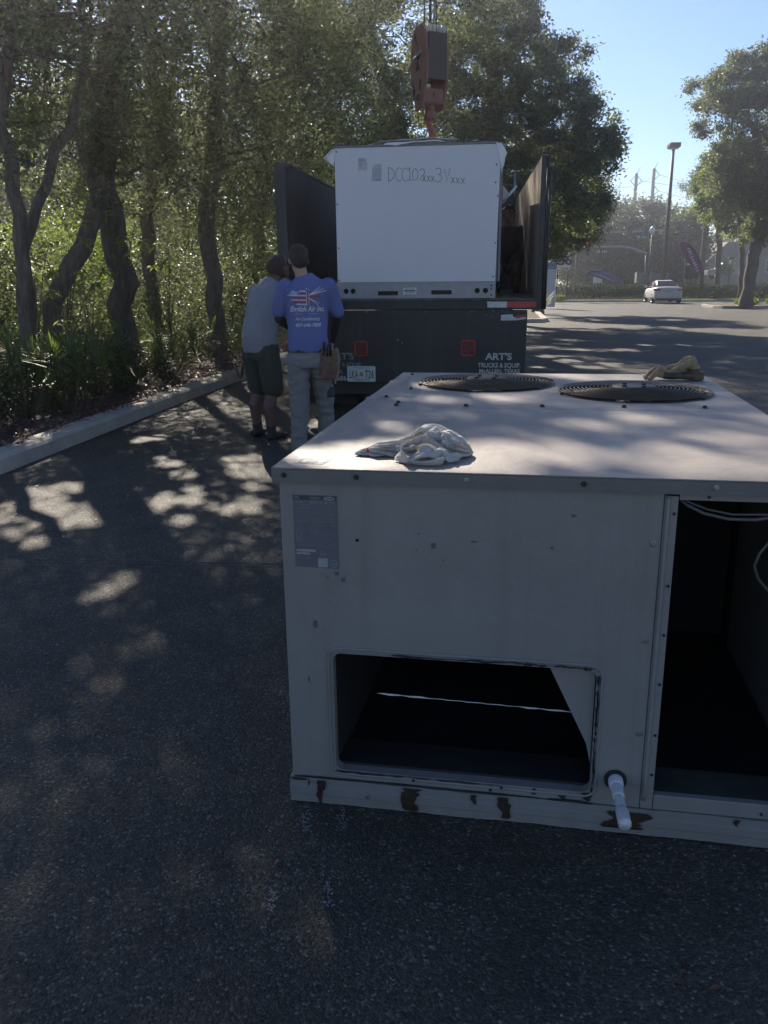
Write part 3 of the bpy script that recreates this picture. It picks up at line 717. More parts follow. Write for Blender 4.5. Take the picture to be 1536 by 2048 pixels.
# drain pipe
pipe = empty('drain_pipe', (0, 0, 0)); pipe.parent = unit
mb = MB(); mb.lathe([(.030, .0), (.030, -.004), (.022, -.006), (.020, -.004)], (.918, -.002, .165), 24, axis='y'); mb.build('grommet', black, pipe)
mb = MB(); mb.lathe([(.020, 0), (.0205, -.022), (.0185, -.026), (.0185, -.034), (.013, -.036)], (.918, -.004, .165), 20, axis='y'); mb.build('threaded_adapter', white_pvc, pipe)
p0 = Vector((.918, -.036, .165)); p1 = Vector((.925, -.200, .166))
d = (p1 - p0)
mb = MB()
prof = [(0, .0155), (.02, .0158), (.29, .0158), (.30, .0154), (.301, .0136), (.32, .0134), (.60, .0134), (.655, .0136), (.66, .0160), (.68, .0166), (.98, .0168), (1.0, .0164), (1.002, .0140), (.93, .0136), (.86, .0136), (.858, .0115), (.60, .0112)]
mb.tube([p0 + d * u for u, r in prof], [r for u, r in prof], 22, cap=False)
mb.build('pvc_pipe', white_pvc, pipe, fix=False)
# loose cable in the open bay
mb = MB(); mb.tube([(1.024, .05, .955), (1.05, .045, .935), (1.09, .04, .917), (1.15, .04, .905), (1.21, .04, .905), (1.28, .05, .915), (1.40, .06, .93)], .0045, 8)
mb.tube([(1.03, .05, .955), (1.06, .048, .940), (1.10, .05, .925), (1.16, .05, .914), (1.24, .05, .917), (1.38, .06, .935)], .003, 8)
mb.build('cable', pm('grey_cable', (0.10, 0.10, 0.10), .35, var=.1), unit)
mb = MB(); mb.tube([(1.33, .06, .93), (1.27, .05, .87), (1.232, .04, .82), (1.222, .04, .785), (1.235, .04, .75), (1.27, .05, .71), (1.34, .06, .67)], .0040, 8); mb.build('cable', pm('dark_cable', (0.07, 0.07, 0.07), .35, var=.1), unit)
UM = unit.matrix_world
# ================================================================ TRUCK
TY = .1401; BZ = 1.2694
TM = Matrix.Translation((-.4551, 8.7, 0)) @ Matrix.Rotation(-TY, 4, 'Z')
truck = empty('flatbed_truck', (-.4551, 8.7, 0), -TY, 'black stake-sided work truck parked with its tail toward the cabinet, carrying the white unit', 'truck')
tb = paintmat('truck_black', (0.022, 0.021, 0.021), .42, (0.085, 0.075, 0.065), 1.0)
wallp = paintmat('stake_wall_paint', (0.045, 0.042, 0.041), .6, (0.16, 0.14, 0.12), 1.0, rust=.33, rustc=(0.05, 0.03, 0.02))
wallr = paintmat('sunlit_wall_paint', (0.36, 0.29, 0.22), .55, (0.05, 0.042, 0.035), 1.6, streak=2.0, rust=.3, rustc=(0.045, 0.032, 0.025))  # right wall paled to imitate grazing sun; streaks and rust are its own
letter_w = pm('letter_white', (0.42, 0.42, 0.41), .6, var=.25, scale=30)
letter_f = pm('letter_faded', (0.20, 0.20, 0.20), .7, var=.5, scale=24)
red_l = pm('red_lens', (0.36, 0.05, 0.04), .25, var=.2, scale=20); tape_r = pm('tape_red', (0.40, 0.03, 0.025), .35, var=.15); tape_w = pm('tape_white', (0.50, 0.50, 0.49), .4, var=.2, scale=30)
mb = MB(); mb.box(-.60, 2.00, .0, 4.9, BZ - .10, BZ - .012); mb.build('bed_frame', tb, truck, bevel=.006)
for k in range(16):
    mb = MB(); u0 = -.58 + k * .160; mb.box(u0, u0 + .156, .004, 4.88, BZ - .0115, BZ + .006 + .001 * (k % 3)); mb.build('deck_board', pm('deck_wood', (0.11, 0.095, 0.08), .9, var=.4, scale=9, bump=.5), truck)
mb = MB(); mb.prism([(-.50, BZ - .104), (1.905, BZ - .104), (1.905, .44), (-.50, .44)], -.004, .03); mb.build('rear_apron', tb, truck, bevel=.004)
mb = MB(); mb.box(-.45, 1.86, .10, .22, .30, .52); mb.build('bumper', tb, truck, bevel=.01)
mb = MB(); mb.box(.25, .35, .05, 6.9, .60, .86); mb.box(1.05, 1.15, .05, 6.9, .60, .86); mb.build('chassis_rail', dark_metal, truck)
def wheel(parent, c, r, w, side, mat_r=steel, inner=.56):
    h = MB(); n = 28
    h.lathe([(r * inner, -w / 2), (r * .93, -w / 2), (r, -w / 2 + .03), (r, w / 2 - .03), (r * .93, w / 2), (r * inner, w / 2)], (0, 0, 0), n, axis='x')
    t = h.build('wheel', black, parent, loc=c)
    h = MB(); s = side * w / 2
    h.lathe([(r * inner, s * .9), (r * inner * .9, s * .55), (r * .25, s * .4), (r * .22, s * .8), (.0001, s * .85)], (0, 0, 0), n, axis='x'); h.build('rim', mat_r, t)
    for q in range(8):
        a = q * math.pi / 4; h = MB(); h.cyl((s * .4, r * .36 * math.cos(a), r * .36 * math.sin(a)), (s * .6, r * .36 * math.cos(a), r * .36 * math.sin(a)), .012, n=6); 
    return t
for u in (-.36, -.06, 1.46, 1.76): wheel(truck, (u, 1.45, .47), .47, .26, 1 if u > .7 else -1)
for u in (-.28, 1.68): wheel(truck, (u, 6.3, .47), .47, .26, 1 if u > .7 else -1)
for u0 in (-.46, 1.30): mb = MB(); mb.box(u0, u0 + .56, .62, .635, .12, .95); mb.build('mud_flap', black, truck)
# tail lights
for u0, u1, z0, z1 in ((1.257, 1.400, -.555, -.397), (.172, .306, -.562, -.410)):
    mb = MB(); P = rrect(u0 + .008, u1 - .008, BZ + z0 + .008, BZ + z1 - .008, .022); mb.prism(P, -.018, -.0045); tl = mb.build('tail_light', pm('lens_dark_red', (0.10, 0.014, 0.012), .3, var=.3, scale=30), truck, bevel=.003)
    mb = MB(); P = rrect(u0 + .004, u1 - .004, BZ + z0 + .004, BZ + z1 - .004, .024); mb.tube([(x, -.014, z) for x, z in P], .0075, 6, closed=True); mb.build('light_rim', red_l, tl)
# lettering
def rear_text(s, size, uc, z, mat, sx=1, bold=.0, wid=None):
    me = textmesh(s, size, ext=.0006, bold=bold, align='CENTER', sx=sx)
    if wid:
        xs = [v.co.x for v in me.vertices]; k = wid / (max(xs) - min(xs)); me.transform(Matrix.Scale(k, 4, (1, 0, 0)))
    me.materials.append(mat); o = meshobj('lettering', me, truck, (uc, -.0052, BZ + z)); o.rotation_euler = (math.pi / 2, 0, 0)
rear_text("ART'S", .092, 1.637, -.590, letter_w, bold=.003, wid=.266)
rear_text("TRUCKS & EQUIP.", .062, 1.645, -.667, letter_w, bold=.0016, wid=.425)
rear_text("McALLEN, TEXAS", .054, 1.648, -.722, letter_w, bold=.0012, wid=.405)
rear_text("ART'S", .092, .030, -.594, letter_f, bold=.003, wid=.27)
rear_text("TRUCKS & EQUIP.", .058, .030, -.668, letter_f, bold=.001, wid=.42)
rear_text("McALLEN,", .056, -.075, -.735, letter_f, bold=.001, wid=.24)
rear_text("686-", .072, .040, -.812, letter_w, bold=.001, wid=.12)
mb = MB(); mb.prism(rrect(.090, .385, BZ - .822, BZ - .662, .014), -.012, -.008); plt = mb.build('licence_plate', pm('plate_white', (0.50, 0.51, 0.50), .4, var=.12, scale=12), truck, bevel=.001)
grn = pm('plate_green', (0.02, 0.06, 0.035), .5); org = pm('plate_orange', (0.45, 0.20, 0.04), .5)
for s, x, sz, z, wd in (('LKA', .1565, .115, -.785, .092), ('T26', .3215, .115, -.785, .092), ('SUNSHINE STATE', .2375, .026, -.811, .17), ('MYFLORIDA.COM', .2375, .022, -.688, .15)):
    me = textmesh(s, sz, ext=.0004, bold=.0012 if sz > .1 else 0, align='CENTER'); xs = [v.co.x for v in me.vertices]; me.transform(Matrix.Scale(wd / (max(xs) - min(xs)), 4, (1, 0, 0)))
    me.materials.append(grn); o = meshobj('lettering', me, plt, (x, -.0130, BZ + z)); o.rotation_euler = (math.pi / 2, 0, 0)
mb = MB(); oval(mb, .227, BZ - .752, .014, .013, -.0126, 14); mb.build('emblem', org, plt)
mb = MB(); oval(mb, .247, BZ - .757, .013, .012, -.0128, 14); mb.build('emblem', org, plt)
mb = MB(); mb.prism([(.215, BZ - .765), (.26, BZ - .768), (.25, BZ - .722), (.225, BZ - .720)], -.0124, -.0121); mb.build('emblem', pm('plate_leaf', (0.18, 0.22, 0.17), .6), plt)
mb = MB(); mb.prism([(1.512, BZ - .080), (1.703, BZ - .081), (1.703, BZ - .024), (1.507, BZ - .024), (1.512, BZ - .05)], -.003, -.0006); mb.build('reflective_tape', tape_w, truck)
mb = MB(); mb.prism([(1.7045, BZ - .081), (2.000, BZ - .079), (2.000, BZ - .022), (1.7045, BZ - .024)], -.003, -.0006); mb.build('reflective_tape', tape_r, truck)
mb = MB(); mb.prism([(1.648, BZ - .205), (1.80, BZ - .204), (1.895, BZ - .190), (1.893, BZ - .170), (1.765, BZ - .170), (1.765, BZ - .146), (1.650, BZ - .152)], -.012, -.0052); mb.build('reflective_tape', tape_w, truck)
mb = MB(); mb.prism([(1.79, BZ - .186), (1.894, BZ - .172), (1.894, BZ - .150), (1.79, BZ - .152)], -.015, -.0125); mb.build('reflective_tape', tape_r, truck)
mb = MB(); mb.box(1.765, 1.80, -.016, -.0128, BZ - .168, BZ - .106); mb.build('light_bracket', tb, truck)
for u, z in ((1.50, -.155), (1.57, -.115), (1.66, -.110), (1.565, -.172), (1.36, -.118), (.66, -.43), (.62, -.40), (-.2, -.12), (.3, -.12), (.9, -.12)): 
    mb = MB(); mb.lathe([(.008, 0), (.007, -.005), (.0001, -.006)], (u, -.0045, BZ + z), 8, axis='y'); mb.build('bolt', steel, truck)
# stake walls
def wall(u0, v0, u1, v1, h, th, mat, name='side_wall'):
    d = Vector((u1 - u0, v1 - v0, 0)); Ln = d.length; ang = math.atan2(d.y, d.x)
    e = empty(name, (u0, v0, BZ)); e.parent = truck; e.rotation_euler = (0, 0, ang)
    n = 5
    for k in range(n):
        a0 = Ln * k / n + .002; a1 = Ln * (k + 1) / n - .002; mb = MB(); mb.box(a0, a1, 0, th, .007, h - .03); mb.build('wall_panel', mat, e)
    mb = MB(); mb.box(0, Ln, -.010, th + .02, h - .03, h); mb.build('top_rail', mat, e, bevel=.004)
    return e
wall(-.485, .06, -.485, 4.75, 1.305, .035, wallp)
wall(1.985, .04, 1.80, 4.70, 1.315, -.03, wallr)
mb = MB(); mb.box(-.60, -.487, -.01, .10, BZ - .10, BZ + 1.312); mb.build('rear_post', wallp, truck, bevel=.006)
mb = MB(); mb.box(1.987, 2.035, -.012, .055, BZ - .10, BZ + 1.315); mb.build('rear_post', wallp, truck, bevel=.006)
for u, h in ((2.048, 1.315), (2.072, 1.20)): mb = MB(); mb.cyl((u, .02, BZ - .10), (u, .02, BZ + h), .012, n=8); mb.build('hinge_rod', wallp, truck)
for v in (1.0, 2.0, 3.0, 4.0):
    for u in (-.56, 2.03 - .04 * v): mb = MB(); mb.box(u - .03, u + .03, v, v + .07, BZ - .1, BZ + 1.29); mb.build('stake_post', wallp, truck)
mb = MB(); mb.box(-.48, 1.79, 4.72, 4.76, BZ, BZ + 1.46); mb.build('headboard', wallp, truck)
mb = MB(); mb.tube([(1.62, 3.4, BZ + 1.15), (1.80, 4.68, BZ + 1.48)], .02, 6); mb.tube([(1.78, 4.6, BZ + 1.2), (1.78, 4.6, BZ + 1.66)], .016, 6); mb.build('headboard_brace', steel, truck)
# cab ahead of the bed
mb = MB(); mb.prism([(5.1, .75), (7.35, .75), (7.45, 1.0), (7.40, 1.55), (6.75, 1.75), (6.35, 2.55), (6.1, 2.66), (5.15, 2.66), (5.05, 2.5)], -.35, 1.75, axis='x'); mb.build('cab', paintmat('cab_paint', (0.30, 0.30, 0.29), .35), truck, bevel=.04)
mb = MB(); mb.box(.0, 1.4, 5.03, 5.045, 1.85, 2.4); mb.build('cab_window', pm('dark_glass', (0.02, 0.022, 0.025), .08), truck)
mb = MB(); mb.box(1.752, 1.765, 5.5, 6.2, 1.8, 2.4); mb.build('cab_window', MATS['dark_glass'], truck)
# debris on the deck by the right wall
mb = MB(); rg = random.Random(8)
for i in range(60):
    x, y = rg.uniform(1.62, 1.94), rg.uniform(.03, .5); l = rg.uniform(.02, .07); a = rg.uniform(0, 3.1)
    mb.tube([(x, y, BZ + .012), (x + l * math.cos(a), y + l * math.sin(a), BZ + .012 + rg.uniform(0, .03))], .003, 4)
o = mb.build('twigs', pm('dry_twig', (0.16, 0.12, 0.08), .9), None); o.matrix_world = TM; tag(o, 'dry twigs and scraps on the truck deck by the right wall', 'debris', kind='stuff')

# ================================================================ NEW UNIT ON THE TRUCK
nu = empty('new_air_conditioner', TM @ Vector((0, .03, BZ + .010)), -TY, 'large pale air conditioner with handwritten marks and torn plastic wrap, loaded on the truck', 'air conditioner')
np_ = pm('new_panel_white', (0.60, 0.59, 0.61), .38, var=.03, scale=3); np_rail = pm('galvanised', (0.28, 0.28, 0.29), .45, .3, var=.12, scale=14, bump=.1)
wrap = pm('plastic_wrap', (0.72, 0.73, 0.75), .35, var=.05); NW, NH, ND = 1.598, 1.42, 2.2
sil = [(.413, .615, .030, .072), (.951, 1.155, .037, .077)]
plate('base_rail', [(-.008, 0), (NW - .012, 0), (NW - .012, .152), (-.008, .152)], [rrect(a, b, c, d, .006, 2) for a, b, c, d in sil] + [circ(x, .072, .026, 20) for x in (.086, .158, 1.408, 1.488)], .01, np_rail, nu, pos=-.002, bevel=.001)
mb = MB(); mb.box(0, NW - .02, .06, .07, .01, .15); mb.build('rail_back', dark_metal, nu)
mb = MB(); mb.box(0, .01, .009, ND, 0, .15); mb.box(NW - .03, NW - .02, .009, ND, 0, .15); mb.box(.011, NW - .031, ND - .01, ND, 0, .15); mb.build('base_side', np_rail, nu)
mb = MB(); mb.box(-.012, NW - .008, -.008, -.003, .146, .158); mb.build('rail_lip', np_rail, nu)
plate('end_panel', [(.004, .160), (NW - .016, .160), (NW + .004, 1.412), (.0, 1.412)], [], .012, np_, nu, pos=-.004, bevel=.002)
mb = MB(); mb.box(.002, NW - .004, .012, ND, .159, 1.405); mb.build('body_shell', pm('new_side', (0.20, 0.20, 0.215), .5, var=.08), nu)
mb = MB(); mb.box(-.014, NW + .012, -.010, ND + .02, 1.4125, 1.432); mb.build('top_lid', pm('lid_grey', (0.15, 0.15, 0.165), .5), nu, bevel=.003)
mb = MB(); mb.box(NW + .005, NW + .028, -.006, .02, .16, 1.30); mb.build('corner_trim', pm('corner_grey', (0.14, 0.14, 0.16), .5), nu)
for x, z in ((.018, .90), (.022, .49), (.02, .18), (1.585, .95), (1.572, .52), (1.56, .205), (1.565, 1.23), (1.56, 1.07), (.02, 1.38), (1.59, 1.38), (1.545, .03), (1.545, .09), (1.545, .12)):
    mb = MB(); mb.lathe([(.008, 0), (.007, -.004), (.0001, -.005)], (x, -.0045, z), 8, axis='y'); mb.build('screw', dkscrew, nu)
mb = MB(); mb.prism(rrect(.668, .803, .040, .104, .003, 1), -.0035, -.0024); sk = mb.build('rail_sticker', pm('sticker_white', (0.55, 0.55, 0.55), .5, var=.05), nu)
pm('ink_black', (0.02, 0.02, 0.02), .5); mb = MB()
for i in range(6): mb.box(.690 + i * .016, .702 + i * .016, -.0044, -.0038, .066, .084)
mb.prism([(.676, .075), (.688, .085), (.688, .065)], -.0044, -.0038); mb.prism([(.797, .075), (.787, .085), (.787, .065)], -.0044, -.0038)
for z in (.094, .056, .050): mb.box(.69, .782, -.0044, -.0038, z, z + .002)
mb.build('print', MATS['ink_black'], sk)
mk = pm('sticker_lilac', (0.44, 0.43, 0.47), .5, var=.03); ink2 = pm('ink_grey', (0.16, 0.16, 0.18), .5)
mb = MB(); mb.prism([(.231, 1.205), (.318, 1.209), (.316, 1.318), (.230, 1.316)], -.0058, -.0044); s1 = mb.build('info_sticker', mk, nu)
mb = MB()
for i, (x0, x1) in enumerate(((.237, .29), (.237, .31), (.237, .288), (.237, .280), (.237, .282), (.237, .270))): mb.box(x0, x1, -.0066, -.0060, 1.308 - i * .012, 1.308 - i * .012 + (.005 if i < 2 else .0025))
oval(mb, .318, 1.262, .006, .006, -.0064, 8); mb.build('print', ink2, s1)
mb = MB(); mb.prism([(.360, 1.103), (.460, 1.108), (.462, 1.262), (.395, 1.258), (.370, 1.225)], -.0058, -.0044); s2 = mb.build('info_sticker', mk, nu)
mb = MB(); rg = random.Random(2)
for i in range(9):
    x = .372
    while x < .452:
        w_ = rg.uniform(.004, .014)
        if rg.random() < .6: mb.box(x, x + w_, -.0066, -.0060, 1.215 - i * .009, 1.215 - i * .009 + .003)
        x += w_ + .004
for i in range(14): mb.box(.385 + i * .005, .385 + i * .005 + rg.choice((.001, .0025)), -.0066, -.0060, 1.112, 1.128)
mb.build('print', ink2, s2)
# handwriting with a marker
def arc(cx, cz, rx, rz, a0, a1, n=10): return [(cx + rx * math.cos(R(a0 + (a1 - a0) * i / n)), cz + rz * math.sin(R(a0 + (a1 - a0) * i / n))) for i in range(n + 1)]
GL = {'D': [[(.08, .95), (.1, .02)], [(.02, .98)] + arc(.15, .5, .75, .5, 85, -85) + [(.02, -.02)]], 'C': [arc(.55, .5, .5, .52, 55, 310)], '1': [[(.1, .75), (.45, 1), (.45, 0)], [(.1, 0), (.8, .02)]],
      '0': [arc(.45, .5, .40, .5, 90, 455, 16)], '2': [arc(.42, .72, .38, .27, 160, -30) + [(.05, .02), (.95, .0)]], 'x': [[(0, .62), (.62, 0)], [(.6, .6), (.02, 0)]], '3': [arc(.3, .76, .42, .25, 150, -80) + arc(.3, .27, .5, .28, 80, -150)], 'V': [[(0, 1), (.35, 0), (.85, 1.05)]]}
U = lambda px: .517 + (px - 774) / 158 * .762
mb = MB()
for ch_, px, wpx, zb, h in (('D', 775, 14, 1.105, .122), ('C', 790, 14, 1.105, .115), ('C', 803, 14, 1.103, .115), ('1', 815, 10, 1.108, .118), ('0', 824, 14, 1.105, .105), ('2', 838, 14, 1.108, .10), ('x', 845, 10, 1.094, .065 / .62 * .9), ('x', 853.5, 10, 1.092, .088), ('x', 862, 10, 1.088, .088), ('3', 872, 14, 1.088, .122), ('V', 889, 13, 1.088, .115), ('x', 902, 11, 1.072, .09), ('x', 912, 11, 1.068, .09), ('x', 922, 11, 1.062, .09)):
    for st_ in GL[ch_]: mb.tube([(U(px + x * wpx), -.0048, zb + z * h) for x, z in st_], .0021, 4)
mb.build('handwriting', pm('marker_ink', (0.05, 0.05, 0.08), .6), nu)
# torn plastic: ear at the left corner, strip over the lid, flap at the right corner
def sheetm(name, pts, mat, parent, th=.002, amp=.01, seed=0):
    bm = bmesh.new(); f = bm.faces.new([bm.verts.new(p) for p in pts]); bmesh.ops.triangulate(bm, faces=bm.faces[:])
    bmesh.ops.subdivide_edges(bm, edges=bm.edges[:], cuts=4, use_grid_fill=True)
    for v in bm.verts: v.co += Vector((noise.noise(v.co * 14 + Vector((seed, 0, 0))), noise.noise(v.co * 14 + Vector((0, seed, 5))), noise.noise(v.co * 14 + Vector((9, 0, seed))))) * amp
    me = bpy.data.meshes.new(name); bm.to_mesh(me); bm.free(); me.materials.append(mat); me.polygons.foreach_set('use_smooth', [True] * len(me.polygons))
    o = meshobj(name, me, parent); m = o.modifiers.new('t', 'SOLIDIFY'); m.thickness = th; return o
wr = empty('plastic_wrap', (0, 0, 0)); wr.parent = nu
sheetm('wrap_flap', [(.0, .0, 1.41), (-.03, -.02, 1.40), (-.115, .02, 1.335), (-.09, .03, 1.32), (-.005, -.005, 1.24)], wrap, wr, amp=.018, seed=2)
sheetm('wrap_flap', [(NW - .04, -.012, 1.425), (NW + .02, -.02, 1.41), (NW + .062, 0, 1.33), (NW + .045, .0, 1.28), (NW + .022, -.005, 1.15), (NW + .004, -.010, 1.22)], wrap, wr, amp=.014, seed=5)
sheetm('wrap_flap', [(.26, .10, 1.442), (.45, .02, 1.470), (.95, .02, 1.488), (1.20, .05, 1.475), (1.10, .30, 1.470), (.40, .35, 1.465)], wrap, wr, amp=.02, seed=7)
sheetm('wrap_flap', [(.50, -.014, 1.445), (.75, -.016, 1.452), (1.02, -.016, 1.462), (1.10, -.014, 1.436), (1.0, -.014, 1.45), (.72, -.015, 1.440), (.6, -.014, 1.420), (.48, -.014, 1.432)], wrap, wr, amp=.006, seed=9)
sheetm('wrap_flap', [(NW + .03, .9, .98), (NW + .10, .95, 1.05), (NW + .03, .9, 1.13)], wrap, wr, amp=.004, seed=1)

# ================================================================ CRANE HOOK BLOCK
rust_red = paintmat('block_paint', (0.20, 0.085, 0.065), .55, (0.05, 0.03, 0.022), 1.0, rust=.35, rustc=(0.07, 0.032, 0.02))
hook_or = pm('hook_orange', (0.34, 0.10, 0.06), .5, var=.25, scale=12)
HC = at(860, 55, 9.8); TOPZ = HC.z
blk = empty('crane_hook_block', (HC.x, HC.y, TOPZ), R(-62), 'rusty red crane hook block with an orange hook hanging over the white unit', 'crane hook')
def cheek(y0, y1):
    mb = MB(); mb.prism([(-.085, 0), (.055, .02), (.125, -.06), (.165, -.30), (.165, -.52), (.12, -.64), (.07, -.80), (-.06, -.80), (-.12, -.66), (-.175, -.52), (-.17, -.26), (-.14, -.08)], y0, y1); return mb
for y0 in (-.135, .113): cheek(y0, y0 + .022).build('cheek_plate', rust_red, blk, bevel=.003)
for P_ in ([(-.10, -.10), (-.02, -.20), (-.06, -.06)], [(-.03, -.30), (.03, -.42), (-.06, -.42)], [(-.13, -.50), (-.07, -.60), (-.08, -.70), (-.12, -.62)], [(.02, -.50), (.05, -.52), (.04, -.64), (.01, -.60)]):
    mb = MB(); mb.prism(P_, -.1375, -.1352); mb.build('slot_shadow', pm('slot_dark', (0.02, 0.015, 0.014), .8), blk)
for y0 in ():
    mb = MB(); mb.prism([(-.06, -.18), (.06, -.18), (.10, -.34), (.10, -.56), (.04, -.68), (-.04, -.68), (-.10, -.56), (-.10, -.34)], y0, y0 + .010); mb.build('cheek_weight', rust_red, blk, bevel=.002)
mb = MB(); mb.lathe([(.155, -.075), (.16, -.06), (.135, -.03), (.135, .03), (.16, .06), (.155, .075), (.0001, .075)], (0, 0, -.28), 28, axis='y'); mb.build('sheave', dark_metal, blk)
mb = MB(); mb.cyl((0, -.17, -.28), (0, .17, -.28), .035, n=12); mb.build('axle_pin', dark_metal, blk)
mb = MB(); mb.cyl((0, -.16, -.68), (0, .16, -.68), .03, n=12); mb.build('axle_pin', dark_metal, blk)
mb = MB(); mb.box(.135, .170, -.111, .111, -.52, -.08); mb.box(-.172, -.14, -.111, .111, -.50, -.10); mb.build('end_guard', pm('guard_grey', (0.035, 0.026, 0.026), .6), blk, bevel=.004)
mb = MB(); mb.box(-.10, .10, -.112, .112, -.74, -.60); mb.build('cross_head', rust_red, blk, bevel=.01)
for x, y in ((.13, -.085), (.13, -.03), (.13, .035), (.13, .085)):
    mb = MB(); mb.lathe([(.0001, -.045), (.022, -.035), (.026, 0), (.02, .03), (.0001, .036)], (x, y, -.035), 12); mb.build('rope_socket', pm('socket_white', (0.45, 0.43, 0.38), .5), blk)
mb = MB(); mb.tube([(-.17, -.165, -.40), (-.03, -.175, -.31), (.10, -.16, -.25)], .012, 6); mb.build('latch_rod', steel, blk)
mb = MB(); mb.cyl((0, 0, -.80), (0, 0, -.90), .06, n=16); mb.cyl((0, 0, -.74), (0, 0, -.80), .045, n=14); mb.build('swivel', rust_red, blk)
hk = [(0, -.86), (0, -.93), (.01, -.965), (.045, -1.0), (.075, -1.05), (.075, -1.10), (.04, -1.145), (-.02, -1.16), (-.075, -1.13), (-.10, -1.08), (-.095, -1.04)]
mb = MB(); mb.tube([(x, 0, z) for x, z in hk], [.030, .030, .032, .037, .042, .044, .044, .04, .032, .022, .008], 12); mb.build('hook', hook_or, blk)
mb = MB(); mb.tube([(.01, 0, -.95), (-.05, 0, -1.0), (-.09, 0, -1.045)], .007, 6); mb.build('safety_latch', steel, blk)
for x, y in ((-.05, -.04), (-.05, .04), (.06, -.04), (.06, .04)):
    mb = MB(); mb.tube([(x, y, -.28), (x * 1.0, y, 9)], .0085, 6); o = mb.build('hoist_rope', pm('wire_rope', (0.10, 0.09, 0.085), .6, .4), blk)
# slings from the hook down to the lid corners
hb = Vector((HC.x, HC.y, TOPZ - 1.10))
for k, (u, v) in enumerate(((.05, .08), (NW - .07, .08), (.05, ND - .1), (NW - .07, ND - .1))):
    p1 = TM @ Vector((u, v, BZ + 1.46)); mb = MB(); P = [hb.lerp(p1, i / 8) + Vector((0, 0, -.05 * math.sin(math.pi * i / 8))) for i in range(9)]
    mb.tube(P, .006, 6); o = mb.build('wire_sling', MATS['wire_rope']); tag(o, ['thin sling wire from the hook to the near left corner of the white unit', 'thin sling wire from the hook to the near right corner of the white unit', 'thin sling wire from the hook to the far left corner of the white unit', 'thin sling wire from the hook to the far right corner of the white unit'][k], 'sling', 'sling wires under the crane hook')

# ================================================================ BLOBS (continuous skin and cloth)
def loft_rings(mb, rings, side=Vector((1, 0, 0)), n=16):
    """rings: (centre, rx, ry): closed loft, rx along side, ry across"""
    P = [Vector(r[0]) for r in rings]; k = len(P); vs = []
    for i, (c, rx, ry) in enumerate(rings):
        t = (P[min(i + 1, k - 1)] - P[max(i - 1, 0)]).normalized(); s = (side - t * side.dot(t)).normalized(); q = t.cross(s)
        for j in range(n):
            a = 2 * math.pi * j / n; vs.append(P[i] + s * math.cos(a) * rx + q * math.sin(a) * ry)
    fs = [(i * n + j, i * n + (j + 1) % n, (i + 1) * n + (j + 1) % n, (i + 1) * n + j) for i in range(k - 1) for j in range(n)]
    fs += [tuple(range(n - 1, -1, -1)), tuple(range((k - 1) * n, k * n))]
    mb.add(vs, fs)
def sph(mb, c, r, n=12):
    rx, ry, rz = r if hasattr(r, '__len__') else (r, r, r); c = Vector(c); vs = [c + Vector((0, 0, -rz))]
    for i in range(1, n):
        p = math.pi * i / n
        for j in range(2 * n): a = math.pi * j / n; vs.append(c + Vector((rx * math.sin(p) * math.cos(a), ry * math.sin(p) * math.sin(a), -rz * math.cos(p))))
    vs.append(c + Vector((0, 0, rz))); m = 2 * n; fs = []
    for j in range(m): fs.append((0, 1 + (j + 1) % m, 1 + j)); fs.append((len(vs) - 1, 1 + (n - 2) * m + j, 1 + (n - 2) * m + (j + 1) % m))
    for i in range(n - 2):
        for j in range(m): fs.append((1 + i * m + j, 1 + i * m + (j + 1) % m, 1 + (i + 1) * m + (j + 1) % m, 1 + (i + 1) * m + j))
    mb.add(vs, fs)
def limb(mb, pts, rs, flat=1.0):
    P = [Vector(p) for p in pts]
    for i in range(len(P) - 1):
        rings = [(P[i].lerp(P[i + 1], u), (rs[i] + (rs[i + 1] - rs[i]) * u), (rs[i] + (rs[i + 1] - rs[i]) * u) * flat) for u in (0, .33, .66, 1)]
        loft_rings(mb, rings, Vector((1, 0, 0)) if abs((P[i + 1] - P[i]).normalized().x) < .9 else Vector((0, 1, 0)), 14)
    for p, r in zip(P, rs): sph(mb, p, (r, r * 1.0, r), 8)
def blob(name, mb, mat, parent, voxel=.012, smooth=8, wr_amp=0.0, wr_f=9.0, wr_dir=(1, 1, .5), seed=0, matfn=None):
    o = mb.build(name + '_src', mat if not isinstance(mat, (list, tuple)) else mat[0])
    r = o.modifiers.new('r', 'REMESH'); r.mode = 'VOXEL'; r.voxel_size = voxel
    s = o.modifiers.new('s', 'SMOOTH'); s.iterations = smooth; s.factor = .5
    dg = bpy.context.evaluated_depsgraph_get(); me = bpy.data.meshes.new_from_object(o.evaluated_get(dg)); me.name = name
    old = o.data; bpy.data.objects.remove(o); bpy.data.meshes.remove(old)
    me.materials.clear()
    for m in (mat if isinstance(mat, (list, tuple)) else [mat]): me.materials.append(m)
    if wr_amp:
        d = Vector(wr_dir)
        for v in me.vertices:
            q = Vector((v.co.x * d.x, v.co.y * d.y, v.co.z * d.z)) * wr_f + Vector((seed, seed * .7, 0))
            h = (1 - abs(noise.noise(q)) * 2.2) * .6 + noise.noise(q * 2.3) * .5
            v.co += v.normal * h * wr_amp
    if matfn:
        for p in me.polygons: p.material_index = matfn(p.center)
    me.polygons.foreach_set('use_smooth', [True] * len(me.polygons)); me.update()
    return meshobj(name, me, parent)
UMM = Matrix.Translation((-.2751, 2.1578, 0)) @ (Matrix.Rotation(-.1809, 4, 'Z') @ Matrix.Rotation(R(-0.22), 4, 'Y'))

